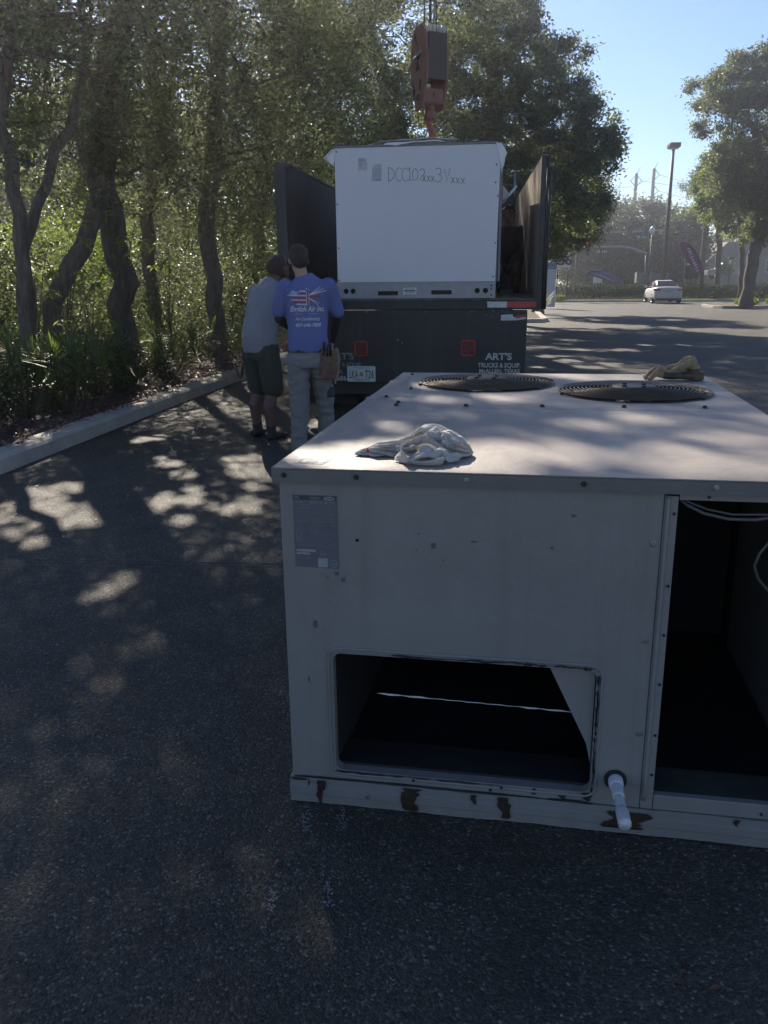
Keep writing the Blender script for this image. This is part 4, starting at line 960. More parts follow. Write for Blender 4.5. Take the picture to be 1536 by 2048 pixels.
# ================================================================ RAG on the lid
def cloth_surface(fn, nu_, nv, name, mat, parent, th=.003, mats=None, mfn=None):
    vs = [fn(i / nu_, j / nv) for i in range(nu_ + 1) for j in range(nv + 1)]
    fs = [(i * (nv + 1) + j, (i + 1) * (nv + 1) + j, (i + 1) * (nv + 1) + j + 1, i * (nv + 1) + j + 1) for i in range(nu_) for j in range(nv)]
    mb = MB(); mb.add(vs, fs); mb.sm = [True] * len(fs)
    if mfn: mb.m = [mfn((i + .5) / nu_, (j + .5) / nv) for i in range(nu_) for j in range(nv)]
    return mb, th
rag_w = pm('rag_cotton', (0.62, 0.61, 0.575), .9, var=.1, scale=22, bump=.25, bscale=420); rag_r = pm('rag_red_stripe', (0.42, 0.05, 0.04), .9); rag_p = pm('rag_stain', (0.50, 0.40, 0.36), .9)
_t = rag_w.node_tree; _tr = _t.nodes.new('ShaderNodeBsdfTranslucent'); _tr.inputs[0].default_value = (.75, .70, .62, 1); _mx = _t.nodes.new('ShaderNodeMixShader'); _mx.inputs[0].default_value = .38
_t.links.new(_t.nodes['Principled BSDF'].outputs[0], _mx.inputs[1]); _t.links.new(_tr.outputs[0], _mx.inputs[2]); _t.links.new(_mx.outputs[0], _t.nodes['Material Output'].inputs[0])
RZ = AH + .0035
rag_e = bpy.data.objects.new('rag', None); COL.objects.link(rag_e); rag_e.matrix_world = UMM
# one heap: ridge line from the thin left tip to the full right end
def env(u):
    pts = [(0, .010, .004), (.08, .022, .012), (.18, .042, .024), (.32, .046, .028), (.45, .052, .040), (.56, .062, .056), (.66, .070, .064), (.78, .070, .060), (.90, .058, .044), (.97, .034, .026), (1, .008, .006)]
    for (a, w0, h0), (b, w1, h1) in zip(pts, pts[1:]):
        if a <= u <= b: k = (u - a) / (b - a); k = k * k * (3 - 2 * k); return w0 + (w1 - w0) * k, h0 + (h1 - h0) * k
    return .01, .01
def heap(u, v):
    wd, h = env(u); x = .180 + .312 * u; yc = .155 + .055 * u + .02 * math.sin(u * 5)
    t = v * 2 - 1; ang = t * math.pi * .56
    # folds run mostly along the heap and twist as they go
    f = noise.noise(Vector((u * 4.0, t * 4.6 + u * 3.8, 1.7))); f2 = noise.noise(Vector((u * 9, t * 10 - u * 6.0, 4.1))); f3 = noise.noise(Vector((u * 18, t * 12, 9)))
    r = .90 + .55 * (.5 - 2.6 * abs(f)) + .13 * (.5 - 2 * abs(f2)) + .012 * f3
    y = yc + math.sin(ang) * wd * r; z = max(0.0, math.cos(ang)) ** .75 * h * r
    x += .010 * f2 + .008 * f
    return (x, y, RZ + .0015 + max(0, z) * .92 if abs(t) < .97 else RZ + .001)
mb, th = cloth_surface(heap, 120, 72, 'rag', None, None, mfn=lambda u, v: 1 if .085 < u < .115 and .52 > v > .12 else (2 if (.52 < u < .56 and .15 < v < .35) or (.9 < u < .96 and .2 < v < .4) else 0))
o = mb.build('rag', [rag_w, rag_r, rag_p]); m_ = o.modifiers.new('t', 'SOLIDIFY'); m_.thickness = .0028; m_.offset = 1
# looped folds lying in front of the heap and a peak behind it
def ribbon(P, wv, ph, amp, n=40, m=12):
    P = [Vector(p) for p in P]
    def fn(u, v):
        k = u * (len(P) - 1); i = min(int(k), len(P) - 2); f = k - i; f = f
        a = P[max(0, i - 1)]; b = P[i]; c = P[i + 1]; d = P[min(len(P) - 1, i + 2)]
        p = .5 * ((2 * b) + (c - a) * f + (2 * a - 5 * b + 4 * c - d) * f * f + (3 * b - a - 3 * c + d) * f ** 3)
        w_ = Vector(wv) * (v - .5) * (.55 + .45 * math.sin(math.pi * min(1, max(0, u * .9 + .05))))
        q = p + w_ + Vector((0, 0, amp * noise.noise(Vector((u * 6 + ph, v * 3, ph))))); q.z = max(q.z, RZ + .001); return q
    return fn
parts = [(ribbon([(.335, .13, RZ + .055), (.320, .09, RZ + .050), (.322, .065, RZ + .022), (.345, .052, RZ + .006), (.39, .045, RZ + .003), (.425, .055, RZ + .006), (.43, .075, RZ + .018), (.40, .09, RZ + .030), (.36, .085, RZ + .034)], (.004, -.020, .020), 2, .018), None),
         (ribbon([(.30, .10, RZ + .004), (.335, .070, RZ + .004), (.37, .060, RZ + .024), (.405, .07, RZ + .030), (.44, .085, RZ + .014), (.47, .10, RZ + .003)], (.010, .040, .020), 5, .020), None),
         (ribbon([(.30, .20, RZ + .03), (.33, .22, RZ + .045), (.36, .225, RZ + .066), (.41, .22, RZ + .058), (.46, .21, RZ + .030), (.485, .20, RZ + .008)], (.012, .030, .012), 8, .014), None),
         ]
base_rag = o
import_m = MB()
for fn, _ in parts:
    mb, th = cloth_surface(fn, 44, 12, 'rag', None, None); import_m.add(mb.v, mb.f, 0, True)
o2 = import_m.build('rag_fold', [rag_w], fix=False)
bmx = bmesh.new(); bmx.from_mesh(base_rag.data); bmx.from_mesh(o2.data); bmx.to_mesh(base_rag.data); bmx.free(); tmp = o2.data; bpy.data.objects.remove(o2); bpy.data.meshes.remove(tmp)
bpy.data.objects.remove(rag_e)
base_rag.matrix_world = UMM; tag(base_rag, 'crumpled white cotton rag with a red stripe near the front edge of the cabinet lid', 'rag')

# ================================================================ GLOVES on the far corner of the lid
gl_tan = pm('glove_leather', (0.30, 0.215, 0.115), .8, var=.3, scale=30, bump=.4, bscale=200); gl_dk = pm('glove_palm', (0.095, 0.070, 0.042), .8, var=.4, scale=24)
gm = MB(); g0 = Vector((1.17, 1.965, RZ))
sph(gm, g0 + Vector((.115, .02, .019)), (.065, .040, .018)); sph(gm, g0 + Vector((.185, .02, .020)), (.055, .038, .019))
limb(gm, [g0 + Vector((.07, .0, .022)), g0 + Vector((.035, -.022, .030)), g0 + Vector((.008, -.035, .010))], [.0125, .0125, .0105])
limb(gm, [g0 + Vector((.085, .005, .030)), g0 + Vector((.055, -.012, .052)), g0 + Vector((.028, -.030, .030)), g0 + Vector((.012, -.042, .011))], [.013, .0135, .012, .010])
limb(gm, [g0 + Vector((.075, .03, .030)), g0 + Vector((.040, .02, .048)), g0 + Vector((.010, .0, .030)), g0 + Vector((-.008, -.015, .012))], [.013, .0135, .012, .010])
limb(gm, [g0 + Vector((.07, .05, .020)), g0 + Vector((.03, .05, .025)), g0 + Vector((-.005, .04, .012))], [.012, .012, .010])
limb(gm, [g0 + Vector((.115, .015, .038)), g0 + Vector((.155, .0, .062)), g0 + Vector((.185, -.005, .082))], [.014, .016, .017])
glove = blob('leather_glove', gm, [gl_tan, gl_dk], None, .0035, 3, .0018, 55, matfn=lambda c: 1 if (c.x > g0.x + .07 and c.z < RZ + .036) else 0); glove.matrix_world = UMM
tag(glove, 'tan leather work glove with curled fingers, under the other on the far lid corner', 'glove', 'work gloves on the cabinet lid')
gm = MB(); limb(gm, [g0 + Vector((.10, .045, .052)), g0 + Vector((.145, .03, .058)), g0 + Vector((.175, .02, .080))], [.012, .018, .028]); sph(gm, g0 + Vector((.190, .02, .078)), (.030, .034, .032))
sph(gm, g0 + Vector((.205, .03, .045)), (.030, .035, .035))
glove2 = blob('leather_glove', gm, [gl_tan, gl_dk], None, .0035, 3, .0026, 45, seed=3, matfn=lambda c: 1 if (c.z < RZ + .052 and c.x > g0.x + .18) else 0)
gm = MB(); P = []
for i in range(20): a = 2 * math.pi * i / 20; P.append((g0.x + .215 + .040 * math.cos(a), g0.y + .02 + .034 * math.sin(a)))
gm.prism(P, RZ + .001, RZ + .036, axis='z'); cf = gm.build('cuff', gl_dk, glove2, bevel=.003)
glove2.matrix_world = UMM
tag(glove2, 'folded leather glove with a raised cuff, on top at the far lid corner', 'glove', 'work gloves on the cabinet lid')
# ================================================================ PEOPLE
skin_l = pm('skin_light', (0.42, 0.25, 0.18), .55, var=.06); skin_b = pm('skin_brown', (0.13, 0.065, 0.045), .55, var=.08)
hair_d = pm('hair_dark', (0.030, 0.019, 0.014), .6, var=.4, scale=60, bump=.6, bscale=200)
blue = pm('shirt_blue', (0.125, 0.15, 0.33), .9, var=.07, scale=3, bump=.15, bscale=300); greysh = pm('shirt_grey', (0.24, 0.24, 0.26), .9, var=.08, scale=3)
khaki = pm('trousers_grey', (0.20, 0.195, 0.185), .9, var=.08, scale=4, bump=.15, bscale=300); olive = pm('shorts_olive', (0.045, 0.048, 0.035), .9, var=.15)
blk_sl = pm('sleeve_black', (0.016, 0.016, 0.017), .8, var=.1); shoe = pm('shoe_dark', (0.02, 0.018, 0.017), .6, var=.2); leather = pm('pouch_leather', (0.14, 0.075, 0.045), .65, var=.4, scale=20, bump=.3); tee_dk = pm('shirt_dark', (0.016, 0.016, 0.018), .9, var=.15)
def head(mb, c, s=1.0, yaw=0.0, nod=0.0):
    """skull, jaw, nose, lips and ears in one; face looks along +y turned by yaw"""
    Mx = Matrix.Translation(c) @ Matrix.Rotation(yaw, 4, 'Z') @ Matrix.Rotation(-nod, 4, 'X')
    m = MB()
    sph(m, (0, -.010, .020), (.076 * s, .095 * s, .092 * s)); sph(m, (0, .030, -.045), (.054 * s, .058 * s, .066 * s))
    sph(m, (0, .088 * s, -.012), (.012, .018, .018), 6); sph(m, (0, .078, -.050), (.022, .012, .010), 6); sph(m, (0, .068, -.088), (.022, .018, .016), 6); sph(m, (0, .078, .028), (.045, .016, .010), 6)
    for sx in (-1, 1): sph(m, (sx * .078 * s, .0, -.010), (.010, .020, .032), 6)
    mb.add([Mx @ Vector(v) for v in m.v], m.f); return Mx
def hair(parent, Mx, cap=False, full=1.0, mat=None, name='hair'):
    m = MB(); sph(m, (0, -.018, .030), (.084, .100, .092)); 
    if not cap: sph(m, (0, -.050, -.020), (.070, .060, .062)); sph(m, (0, .02, .075), (.065, .07, .045))
    m2 = MB(); m2.add([Mx @ Vector(v) for v in m.v], m.f); return blob(name, m2, mat or hair_d, parent, .008, 3, .004 if not cap else 0, 40)
def eyes(parent, Mx):
    for sx in (-1, 1):
        m = MB(); sph(m, Mx @ Vector((sx * .030, .072, .008)), .011, 6); m.build('eye', pm('eye_white', (0.3, 0.3, 0.29), .2), parent)
        m = MB(); sph(m, Mx @ Vector((sx * .030, .0805, .008)), .0048, 6); m.build('pupil', hair_d, parent)
def hand(mb, wrist, dirv, palm_n, curl=.5, s=1.0, side=1):
    d = Vector(dirv).normalized(); n = Vector(palm_n); n = (n - d * n.dot(d)).normalized(); w = d.cross(n) * side; wrist = Vector(wrist)
    loft_rings(mb, [(wrist, .026 * s, .020 * s), (wrist + d * .04, .040 * s, .016 * s), (wrist + d * .09 * s, .043 * s, .014 * s)], w, 12)
    for k, (o, l) in enumerate(((-.031, .066), (-.011, .076), (.010, .072), (.030, .056))):
        b = wrist + d * .078 * s + w * o * s; P = [b]; dd = d.copy()
        for q in range(3):
            dd = (dd + n * curl * .8).normalized(); P.append(P[-1] + dd * l * s * (.45, .32, .25)[q])
        limb(mb, P, [.0105 * s, .0098 * s, .009 * s, .0075 * s])
    b = wrist + d * .025 * s - w * .030 * s; P = [b, b + (d * .5 - w * .8 + n * .25).normalized() * .040 * s]; P.append(P[-1] + (d * .9 - w * .3 + n * .5).normalized() * .030 * s); limb(mb, P, [.014 * s, .012 * s, .0095 * s])
def shoe_at(parent, p, dirv, mat, L_=.29, name='shoe'):
    d = Vector(dirv).normalized(); p = Vector(p); m = MB()
    f = Vector((d.x, d.y, 0)); 
    rings = [(p - f * .075 + Vector((0, 0, .035)), .034, .034), (p - f * .03 + Vector((0, 0, .045)), .042, .045), (p + f * .06 + Vector((0, 0, .038)), .045, .038), (p + f * .14 + Vector((0, 0, .030)), .048, .030), (p + f * .20 + Vector((0, 0, .024)), .034, .022)]
    loft_rings(m, rings, f.cross(Vector((0, 0, 1))), 14); limb(m, [p + Vector((0, 0, .05)), p + Vector((0, 0, .13))], [.048, .050])
    return blob(name, m, mat, parent, .009, 4)

# ---- person 1: blue T-shirt, grey work trousers, seen from behind
p1 = gp(612, 7.20); 
P1 = empty('person', p1, R(8), 'man in a blue lettered T-shirt and grey trousers, standing with his back to us', 'person')
body = MB()
# legs (ankles), hips, torso, neck
aL, aR = Vector((-.105, .02, .07)), Vector((.150, .20, .07)); kL, kR = Vector((-.085, .03, .49)), Vector((.135, .13, .50)); hL, hR = Vector((-.075, .0, .88)), Vector((.085, .0, .88))
limb(body, [aL, kL, hL], [.040, .055, .085]); limb(body, [aR, kR, hR], [.040, .055, .085])
loft_rings(body, [((0, 0, .84), .14, .10), ((0, 0, .95), .155, .11), ((0, .0, 1.08), .135, .095), ((0, .0, 1.25), .155, .11), ((0, -.005, 1.40), .165, .11), ((0, -.005, 1.47), .11, .07)])
limb(body, [(-.02, -.0, 1.44), (-.045, .012, 1.555)], [.060, .054])
sL, sR = Vector((-.185, -.005, 1.42)), Vector((.185, -.005, 1.42))
eL, eR = Vector((-.235, .04, 1.16)), Vector((.255, .07, 1.17)); wL, wR = Vector((-.10, .22, 1.04)), Vector((.235, .25, .97))
limb(body, [sL, eL, wL], [.058, .044, .030]); limb(body, [sR, eR, wR], [.058, .044, .030])
hand(body, wL, (.6, .7, -.1), (0, -.2, 1), .7); hand(body, wR, (-.1, .6, -.6), (-1, 0, -.2), .7, side=-1)
HM = head(body, Vector((-.055, .02, 1.635)), 1.0, R(8), R(12))
def p1mat(c):
    if c.z > 1.45 and abs(c.x + .05) < .12: return 0
    if abs(c.x) > .16 and .98 < c.z < 1.35: return 1
    return 0
b1 = blob('body', body, [skin_l, blk_sl], P1, .010, 5, matfn=lambda c: 1 if ((abs(c.x) > .175 and c.z < 1.34 and c.z > .93) or (c.x < -.12 and c.y > .06 and c.z < 1.3 and c.z > .9)) else 0)
hair(P1, HM); eyes(P1, HM)
sh = MB()
loft_rings(sh, [((.0, .0, .885), .168, .125), ((.0, .0, .95), .172, .130), ((0, .0, 1.08), .165, .120), ((0, .0, 1.25), .180, .128), ((0, -.005, 1.38), .190, .125), ((-.005, -.005, 1.455), .135, .088), ((-.02, -.002, 1.505), .070, .066)])
limb(sh, [(-.180, -.005, 1.413), (-.212, .01, 1.33), (-.235, .03, 1.225)], [.073, .064, .060]); limb(sh, [(.180, -.005, 1.413), (.215, .02, 1.33), (.252, .05, 1.215)], [.073, .064, .064])
shirt = blob('t_shirt', sh, blue, P1, .010, 3, .012, 6.5, (1, 1, .75), 2)
tr = MB()
limb(tr, [(-.108, .02, .06), (-.090, .022, .30), (-.088, .03, .49), (-.078, .0, .84)], [.068, .074, .082, .102]); limb(tr, [(.152, .20, .06), (.145, .165, .30), (.138, .13, .50), (.088, .0, .84)], [.066, .072, .082, .102])
loft_rings(tr, [((0, .005, .76), .165, .112), ((0, 0, .85), .172, .122), ((0, 0, .935), .160, .112)])
blob('trousers', tr, khaki, P1, .010, 3, .016, 8.5, (.8, .8, 1.7), 5)
mb = MB(); P = [(.163 * math.cos(a), .114 * math.sin(a)) for a in [2 * math.pi * i / 28 for i in range(28)]]
mb.add([(x, y, z) for z in (.885, .915) for x, y in P], [(i, (i + 1) % 28, 28 + (i + 1) % 28, 28 + i) for i in range(28)]); o = mb.build('belt', pm('belt_black', (0.02, 0.018, 0.016), .5), P1, fix=False); m_ = o.modifiers.new('t', 'SOLIDIFY'); m_.thickness = .012; m_.offset = 1
for s, pp in ((0, aL), (1, aR)): shoe_at(P1, (pp.x, pp.y, 0), (-.25 + .1 * s, 1, 0), shoe)
# tool pouch with tools and gloves, phone case on the thigh
pch = MB(); pch.prism([(-.06, .0), (.06, .0), (.07, .10), (.065, .24), (-.065, .24), (-.07, .10)], -.03, .03); pch2 = MB(); pch2.add([(v[0] + .165, v[1] - .085, v[2] + .66) for v in pch.v], pch.f)
pouch = blob('tool_pouch', pch2, leather, P1, .007, 3, .006, 22)
rg = random.Random(6)
for i, (x, y, z0, z1, r, m_) in enumerate(((.12, -.11, .86, .97, .011, 'hair_dark'), (.15, -.12, .85, .955, .009, 'dark_metal'), (.18, -.115, .85, .98, .012, 'black_rubber'), (.205, -.10, .84, .96, .007, 'steel'), (.135, -.095, .84, .93, .013, 'pouch_leather'))):
    mb = MB(); mb.tube([(x, y, z0), (x + rg.uniform(-.02, .02), y, z1)], [r, r * .7], 8); mb.build('tool', MATS[m_], pouch)
gm = MB(); limb(gm, [(.235, -.06, .90), (.240, -.06, .80), (.232, -.06, .70), (.225, -.05, .64)], [.018, .024, .022, .012]); limb(gm, [(.225, -.08, .78), (.215, -.09, .62)], [.018, .010]); blob('hanging_glove', gm, pm('rag_brown', (0.24, 0.18, 0.13), .9, var=.4, scale=20), pouch, .007, 3, .006, 20)
mb = MB(); mb.box(.155, .215, .02, .055, .485, .575); pc = mb.build('knee_case', pm('case_navy', (0.02, 0.025, 0.05), .5), P1, bevel=.012)
# back print wrapped on the shirt
bvh = BVHTree.FromPolygons([v.co for v in shirt.data.vertices], [list(p.vertices) for p in shirt.data.polygons])
def wrap_mesh(me, name, mat, off=.003, sub=0):
    bm = bmesh.new(); bm.from_mesh(me)
    if sub:
        bmesh.ops.triangulate(bm, faces=bm.faces[:]); bmesh.ops.subdivide_edges(bm, edges=[e for e in bm.edges if e.calc_length() > .012], cuts=sub, use_grid_fill=False); bmesh.ops.triangulate(bm, faces=bm.faces[:])
    for v in bm.verts:
        h, nr, _, _ = bvh.ray_cast(Vector((v.co.x, -1, v.co.z)), Vector((0, 1, 0)))
        v.co.y = (h.y - off - v.co.y) if h else -.14
    bm.to_mesh(me); bm.free(); me.materials.clear(); me.materials.append(mat); me.name = name
    return meshobj(name, me, shirt)
pr_w = pm('print_white', (0.60, 0.60, 0.62), .8, var=.1, scale=60); pr_r = pm('print_red', (0.42, 0.045, 0.04), .8); pr_n = pm('print_navy', (0.03, 0.04, 0.16), .8)
def shirt_text(s, size, xc, z, wd, shear=.3, bold=.0004):
    me = textmesh(s, size, ext=.0, bold=bold, shear=shear, align='CENTER'); xs = [v.co.x for v in me.vertices]; k = wd / (max(xs) - min(xs))
    for v in me.vertices: x, y = v.co.x * k, v.co.y; v.co = (x + xc, 0, z + y)
    return wrap_mesh(me, 'lettering', pr_w, sub=1)
XC = -.012
shirt_text('English Air Inc.', .060, XC + .010, 1.222, .285, bold=.0012)
shirt_text('Air Conditioning', .036, XC + .008, 1.150, .205, bold=.0005); shirt_text('407-646-7808', .040, XC + .010, 1.098, .215, bold=.0007)
def poly_print(polys, mat, name='emblem', off=.0035):
    bm = bmesh.new()
    for P in polys:
        bm.faces.new([bm.verts.new((XC + x, 0, z)) for x, z in P])
    me = bpy.data.meshes.new(name); bm.to_mesh(me); bm.free(); return wrap_mesh(me, name, mat, off, sub=2)
polys_w = []; polys_r = []; polys_n = []
cz = 1.335
# left half: stripes with a ragged left end; right half: crossing bars, flaring right end
for k in range(7):
    z0 = cz - .062 + k * .0175; lx = (-.085, -.110, -.128, -.14, -.135, -.06, -.058)[k]
    (polys_w if k % 2 == 0 else polys_r).append([(lx, z0 + .003), (0, z0), (0, z0 + .0095), (lx + .012, z0 + .0120)])
for k in range(4): polys_w.append([(-.155 + .012 * k, cz + .012 + .011 * k), (-.07, cz + .022 + .006 * k), (-.07, cz + .025 + .006 * k), (-.15 + .012 * k, cz + .017 + .011 * k)])
rg = random.Random(1)
for i in range(16): x, z = -.108 + .013 * (i % 5) + .004 * (i // 5 % 2), cz + .012 + .013 * (i // 5); polys_w.append([(x, z), (x + .006, z + .001), (x + .005, z + .007), (x + .001, z + .006)])
polys_w += [[(.002, cz - .070), (.008, cz - .070), (.008, cz + .075), (.002, cz + .075)], [(.022, cz - .066), (.026, cz - .066), (.026, cz + .070), (.022, cz + .070)]]
polys_r += [[(.010, cz - .070), (.0205, cz - .070), (.0205, cz + .078), (.010, cz + .078)], [(.027, cz - .004), (.120, cz + .002), (.135, cz + .010), (.027, cz + .014)]]
for a, ln in ((34, .115), (22, .135), (13, .15), (-38, .105), (-28, .095)):
    ca, sa = math.cos(R(a)), math.sin(R(a)); x0, z0 = .028, cz + (.018 if a > 0 else -.008); w_ = .0042
    polys_w.append([(x0, z0 - w_), (x0 + ln * ca, z0 + ln * sa - w_ * .3), (x0 + ln * ca * .98, z0 + ln * sa + w_ * .5), (x0, z0 + w_)])
poly_print(polys_w, pr_w); poly_print(polys_r, pr_r, off=.004)
poly_print([[(-.10, 1.199), (.09, 1.203), (.09, 1.205), (-.10, 1.201)]], pr_w, 'underline')

# ---- person 2: grey shirt, dark shorts, leaning to the right toward the truck
p2 = gp(517, 7.95)
P2 = empty('person', p2, R(-38), 'man in a grey T-shirt and dark shorts, leaning left of the man in blue', 'person')
body = MB()
aL, aR = Vector((-.11, .0, .07)), Vector((.12, -.04, .07)); kL, kR = Vector((-.10, .04, .48)), Vector((.11, .02, .48)); hL, hR = Vector((-.09, -.03, .87)), Vector((.09, -.03, .87))
limb(body, [aL, (-.107, -.02, .32), kL, hL], [.040, .060, .055, .090]); limb(body, [aR, (.117, -.05, .32), kR, hR], [.040, .060, .055, .090])
loft_rings(body, [((0, -.03, .83), .15, .115), ((0, -.02, .95), .165, .125), ((0, .01, 1.08), .150, .12), ((0, .07, 1.24), .165, .125), ((0, .13, 1.36), .17, .115), ((0, .17, 1.42), .11, .08)])
limb(body, [(0, .16, 1.39), (0, .22, 1.49)], [.062, .056])
sL, sR = Vector((-.185, .13, 1.36)), Vector((.185, .13, 1.36)); eL, eR = Vector((-.23, .22, 1.10)), Vector((.225, .20, 1.10)); wL, wR = Vector((-.12, .44, 1.05)), Vector((.12, .42, 1.03))
limb(body, [sL, eL, wL], [.058, .046, .031]); limb(body, [sR, eR, wR], [.058, .046, .031]); hand(body, wL, (.4, .8, 0), (0, 0, -1), .6); hand(body, wR, (-.4, .8, 0), (0, 0, -1), .6, side=-1)
HM = head(body, Vector((0, .27, 1.575)), 1.0, R(-10), R(-28))
blob('body', body, skin_b, P2, .010, 5); hair(P2, HM, mat=pm('hair_short', (0.05, 0.03, 0.022), .8)); eyes(P2, HM)
mb = MB(); 
for sx in (-1, 1): oval(mb, sx * .032, .008, .024, .017, .088, 14)
m2 = MB(); m2.add([HM @ Vector(v) for v in mb.v], mb.f); m2.tube([HM @ Vector(p) for p in ((-.078, .0, .012), (-.058, .084, .014), (.058, .084, .014), (.078, .0, .012))], .0022, 5); m2.build('glasses', pm('lens_smoke', (0.05, 0.05, 0.055), .1), P2)
sh = MB()
loft_rings(sh, [((0, -.01, .84), .185, .150), ((0, -.02, .95), .185, .150), ((0, .01, 1.08), .175, .142), ((0, .07, 1.24), .185, .142), ((0, .12, 1.35), .185, .13), ((0, .155, 1.42), .12, .09), ((0, .18, 1.46), .07, .07)])
limb(sh, [(-.182, .13, 1.355), (-.21, .16, 1.26), (-.225, .19, 1.16)], [.075, .078, .078]); limb(sh, [(.182, .13, 1.355), (.21, .15, 1.26), (.225, .18, 1.16)], [.075, .078, .078])
blob('t_shirt', sh, greysh, P2, .010, 3, .014, 6.5, (1, 1, .9), 9)
tr = MB(); limb(tr, [(-.105, .035, .49), (-.092, -.02, .84)], [.098, .115]); limb(tr, [(.112, .015, .49), (.092, -.02, .84)], [.098, .115]); loft_rings(tr, [((0, -.02, .76), .17, .13), ((0, -.02, .92), .172, .135)])
blob('shorts', tr, olive, P2, .010, 3, .008, 9, (1, 1, 1), 3)
for pp in (aL, aR): shoe_at(P2, (pp.x, pp.y, 0), (.0, 1, 0), shoe)

# ---- person 3: crouched on the truck deck behind the white unit
q3 = TM @ Vector((1.70, 2.75, BZ + .006))
P3 = empty('person', q3, R(180) - TY, 'crouching man in dark clothes and a rim-lit cap up on the truck deck', 'person')
body = MB(); Z = 0.0
# faces the viewer (+y local is toward the tail); sitting on his heels, arms forward
aL, aR = Vector((-.12, -.02, .07)), Vector((.12, -.06, .07)); kL, kR = Vector((-.13, .30, .42)), Vector((.13, .26, .40)); hL, hR = Vector((-.09, -.10, .30)), Vector((.09, -.10, .30))
limb(body, [aL, kL, hL], [.040, .058, .095]); limb(body, [aR, kR, hR], [.040, .058, .095])
loft_rings(body, [((0, -.10, .22), .14, .11), ((0, -.08, .36), .155, .12), ((0, .0, .52), .15, .11), ((0, .08, .68), .165, .12), ((0, .12, .77), .16, .10), ((0, .14, .81), .10, .07)])
limb(body, [(0, .14, .79), (0, .17, .87)], [.058, .052])
sL, sR = Vector((-.18, .12, .76)), Vector((.18, .12, .76)); eL, eR = Vector((-.22, .30, .54)), Vector((.20, .28, .52)); wL, wR = Vector((-.12, .45, .36)), Vector((.10, .46, .36))
limb(body, [sL, eL, wL], [.056, .044, .030]); limb(body, [sR, eR, wR], [.056, .044, .030]); hand(body, wL, (.2, .5, -.8), (0, -1, 0), .5); hand(body, wR, (-.2, .5, -.8), (0, -1, 0), .5, side=-1)
HM = head(body, Vector((0, .20, .945)), 1.0, R(8), R(-20))
blob('body', body, skin_b, P3, .010, 5); eyes(P3, HM)
cp_ = MB(); sph(cp_, (0, -.012, .050), (.086, .102, .070)); cp_.prism([(-.062, .05), (.062, .05), (.055, .125), (.03, .15), (-.03, .15), (-.055, .125)], .044, .052, axis='z')
m2 = MB(); m2.add([HM @ Vector(v) for v in cp_.v], cp_.f); capo = blob('cap', m2, pm('cap_cloth', (0.05, 0.045, 0.045), .85), P3, .006, 3)
m2 = MB(); m2.tube([HM @ Vector((.0862 * math.cos(a), -.012 + .103 * math.sin(a) * 1.01, .058)) for a in [2 * math.pi * i / 24 for i in range(24)]], .008, 5, closed=True); m2.build('cap_rim_light', pm('cap_rim_pale', (0.6, 0.58, 0.54), .7), capo)  # pale band round the cap imitates its backlit rim
m2 = MB(); m2.tube([HM @ Vector(p) for p in ((-.022, .0935, .093), (-.008, .097, .080), (-.022, .099, .068))], .0025, 4); m2.tube([HM @ Vector(p) for p in ((.014, .0935, .093), (-.002, .097, .080), (.014, .099, .068))], .0025, 4); m2.build('emblem', pm('cap_logo', (0.35, 0.33, 0.32), .7), capo)
sh = MB(); loft_rings(sh, [((0, -.10, .26), .165, .13), ((0, -.08, .36), .17, .14), ((0, .0, .52), .168, .13), ((0, .08, .68), .182, .135), ((0, .12, .77), .175, .11), ((0, .14, .825), .08, .07)])
limb(sh, [(-.165, .12, .75), (-.205, .22, .62), (-.218, .29, .55), (-.14, .42, .40)], [.070, .066, .060, .045]); limb(sh, [(.165, .12, .75), (.19, .22, .60), (.198, .28, .53), (.12, .43, .40)], [.070, .066, .060, .045])
blob('shirt', sh, tee_dk, P3, .011, 4, .008, 7)
tr = MB(); limb(tr, [(-.12, -.02, .12), (-.13, .29, .42), (-.09, -.08, .30)], [.060, .076, .115]); limb(tr, [(.12, -.06, .12), (.13, .25, .40), (.09, -.08, .30)], [.060, .076, .115]); blob('trousers', tr, pm('trousers_dark', (0.03, 0.028, 0.026), .9), P3, .011, 3, .006, 9)
for pp in (aL, aR): shoe_at(P3, (pp.x, pp.y, 0), (.0, 1, 0), shoe)
# ================================================================ CAR
car_p = G(1336, 607.5)
car = empty('parked_car', car_p, -R(8.0), 'silver sedan parked facing away at the far kerb, beside the light pole', 'car')
car_paint = pm('car_silver', (0.50, 0.48, 0.47), .42, 0, var=.02); glassm = pm('car_glass', (0.03, 0.033, 0.04), .06, spec=.8)
# stations along y (0 = rear bumper, forward +): (y, z_sill, z_belt, half_w_sill, half_w_belt)
ST = [(-.02, .38, .62, .62, .70), (.02, .26, .98, .80, .78), (.12, .22, 1.03, .88, .84), (.45, .20, 1.06, .91, .87), (.9, .19, 1.03, .915, .885), (1.6, .18, .99, .915, .90), (2.6, .18, .96, .915, .90), (3.3, .18, .95, .915, .885), (3.9, .19, .90, .90, .85), (4.4, .21, .80, .86, .78), (4.68, .25, .68, .76, .66), (4.78, .32, .52, .60, .55)]
V = []; k = 12
for (y, zs, zb, ws, wb) in ST:
    pr = [(-ws * .86, zs), (-ws, zs + .10), (-ws * 1.015, (zs + zb) / 2), (-wb * 1.01, zb - .09), (-wb * .96, zb - .015), (-wb * .5, zb + .018), (wb * .5, zb + .018), (wb * .96, zb - .015), (wb * 1.01, zb - .09), (ws * 1.015, (zs + zb) / 2), (ws, zs + .10), (ws * .86, zs)]
    V += [(x, y, z) for x, z in pr]
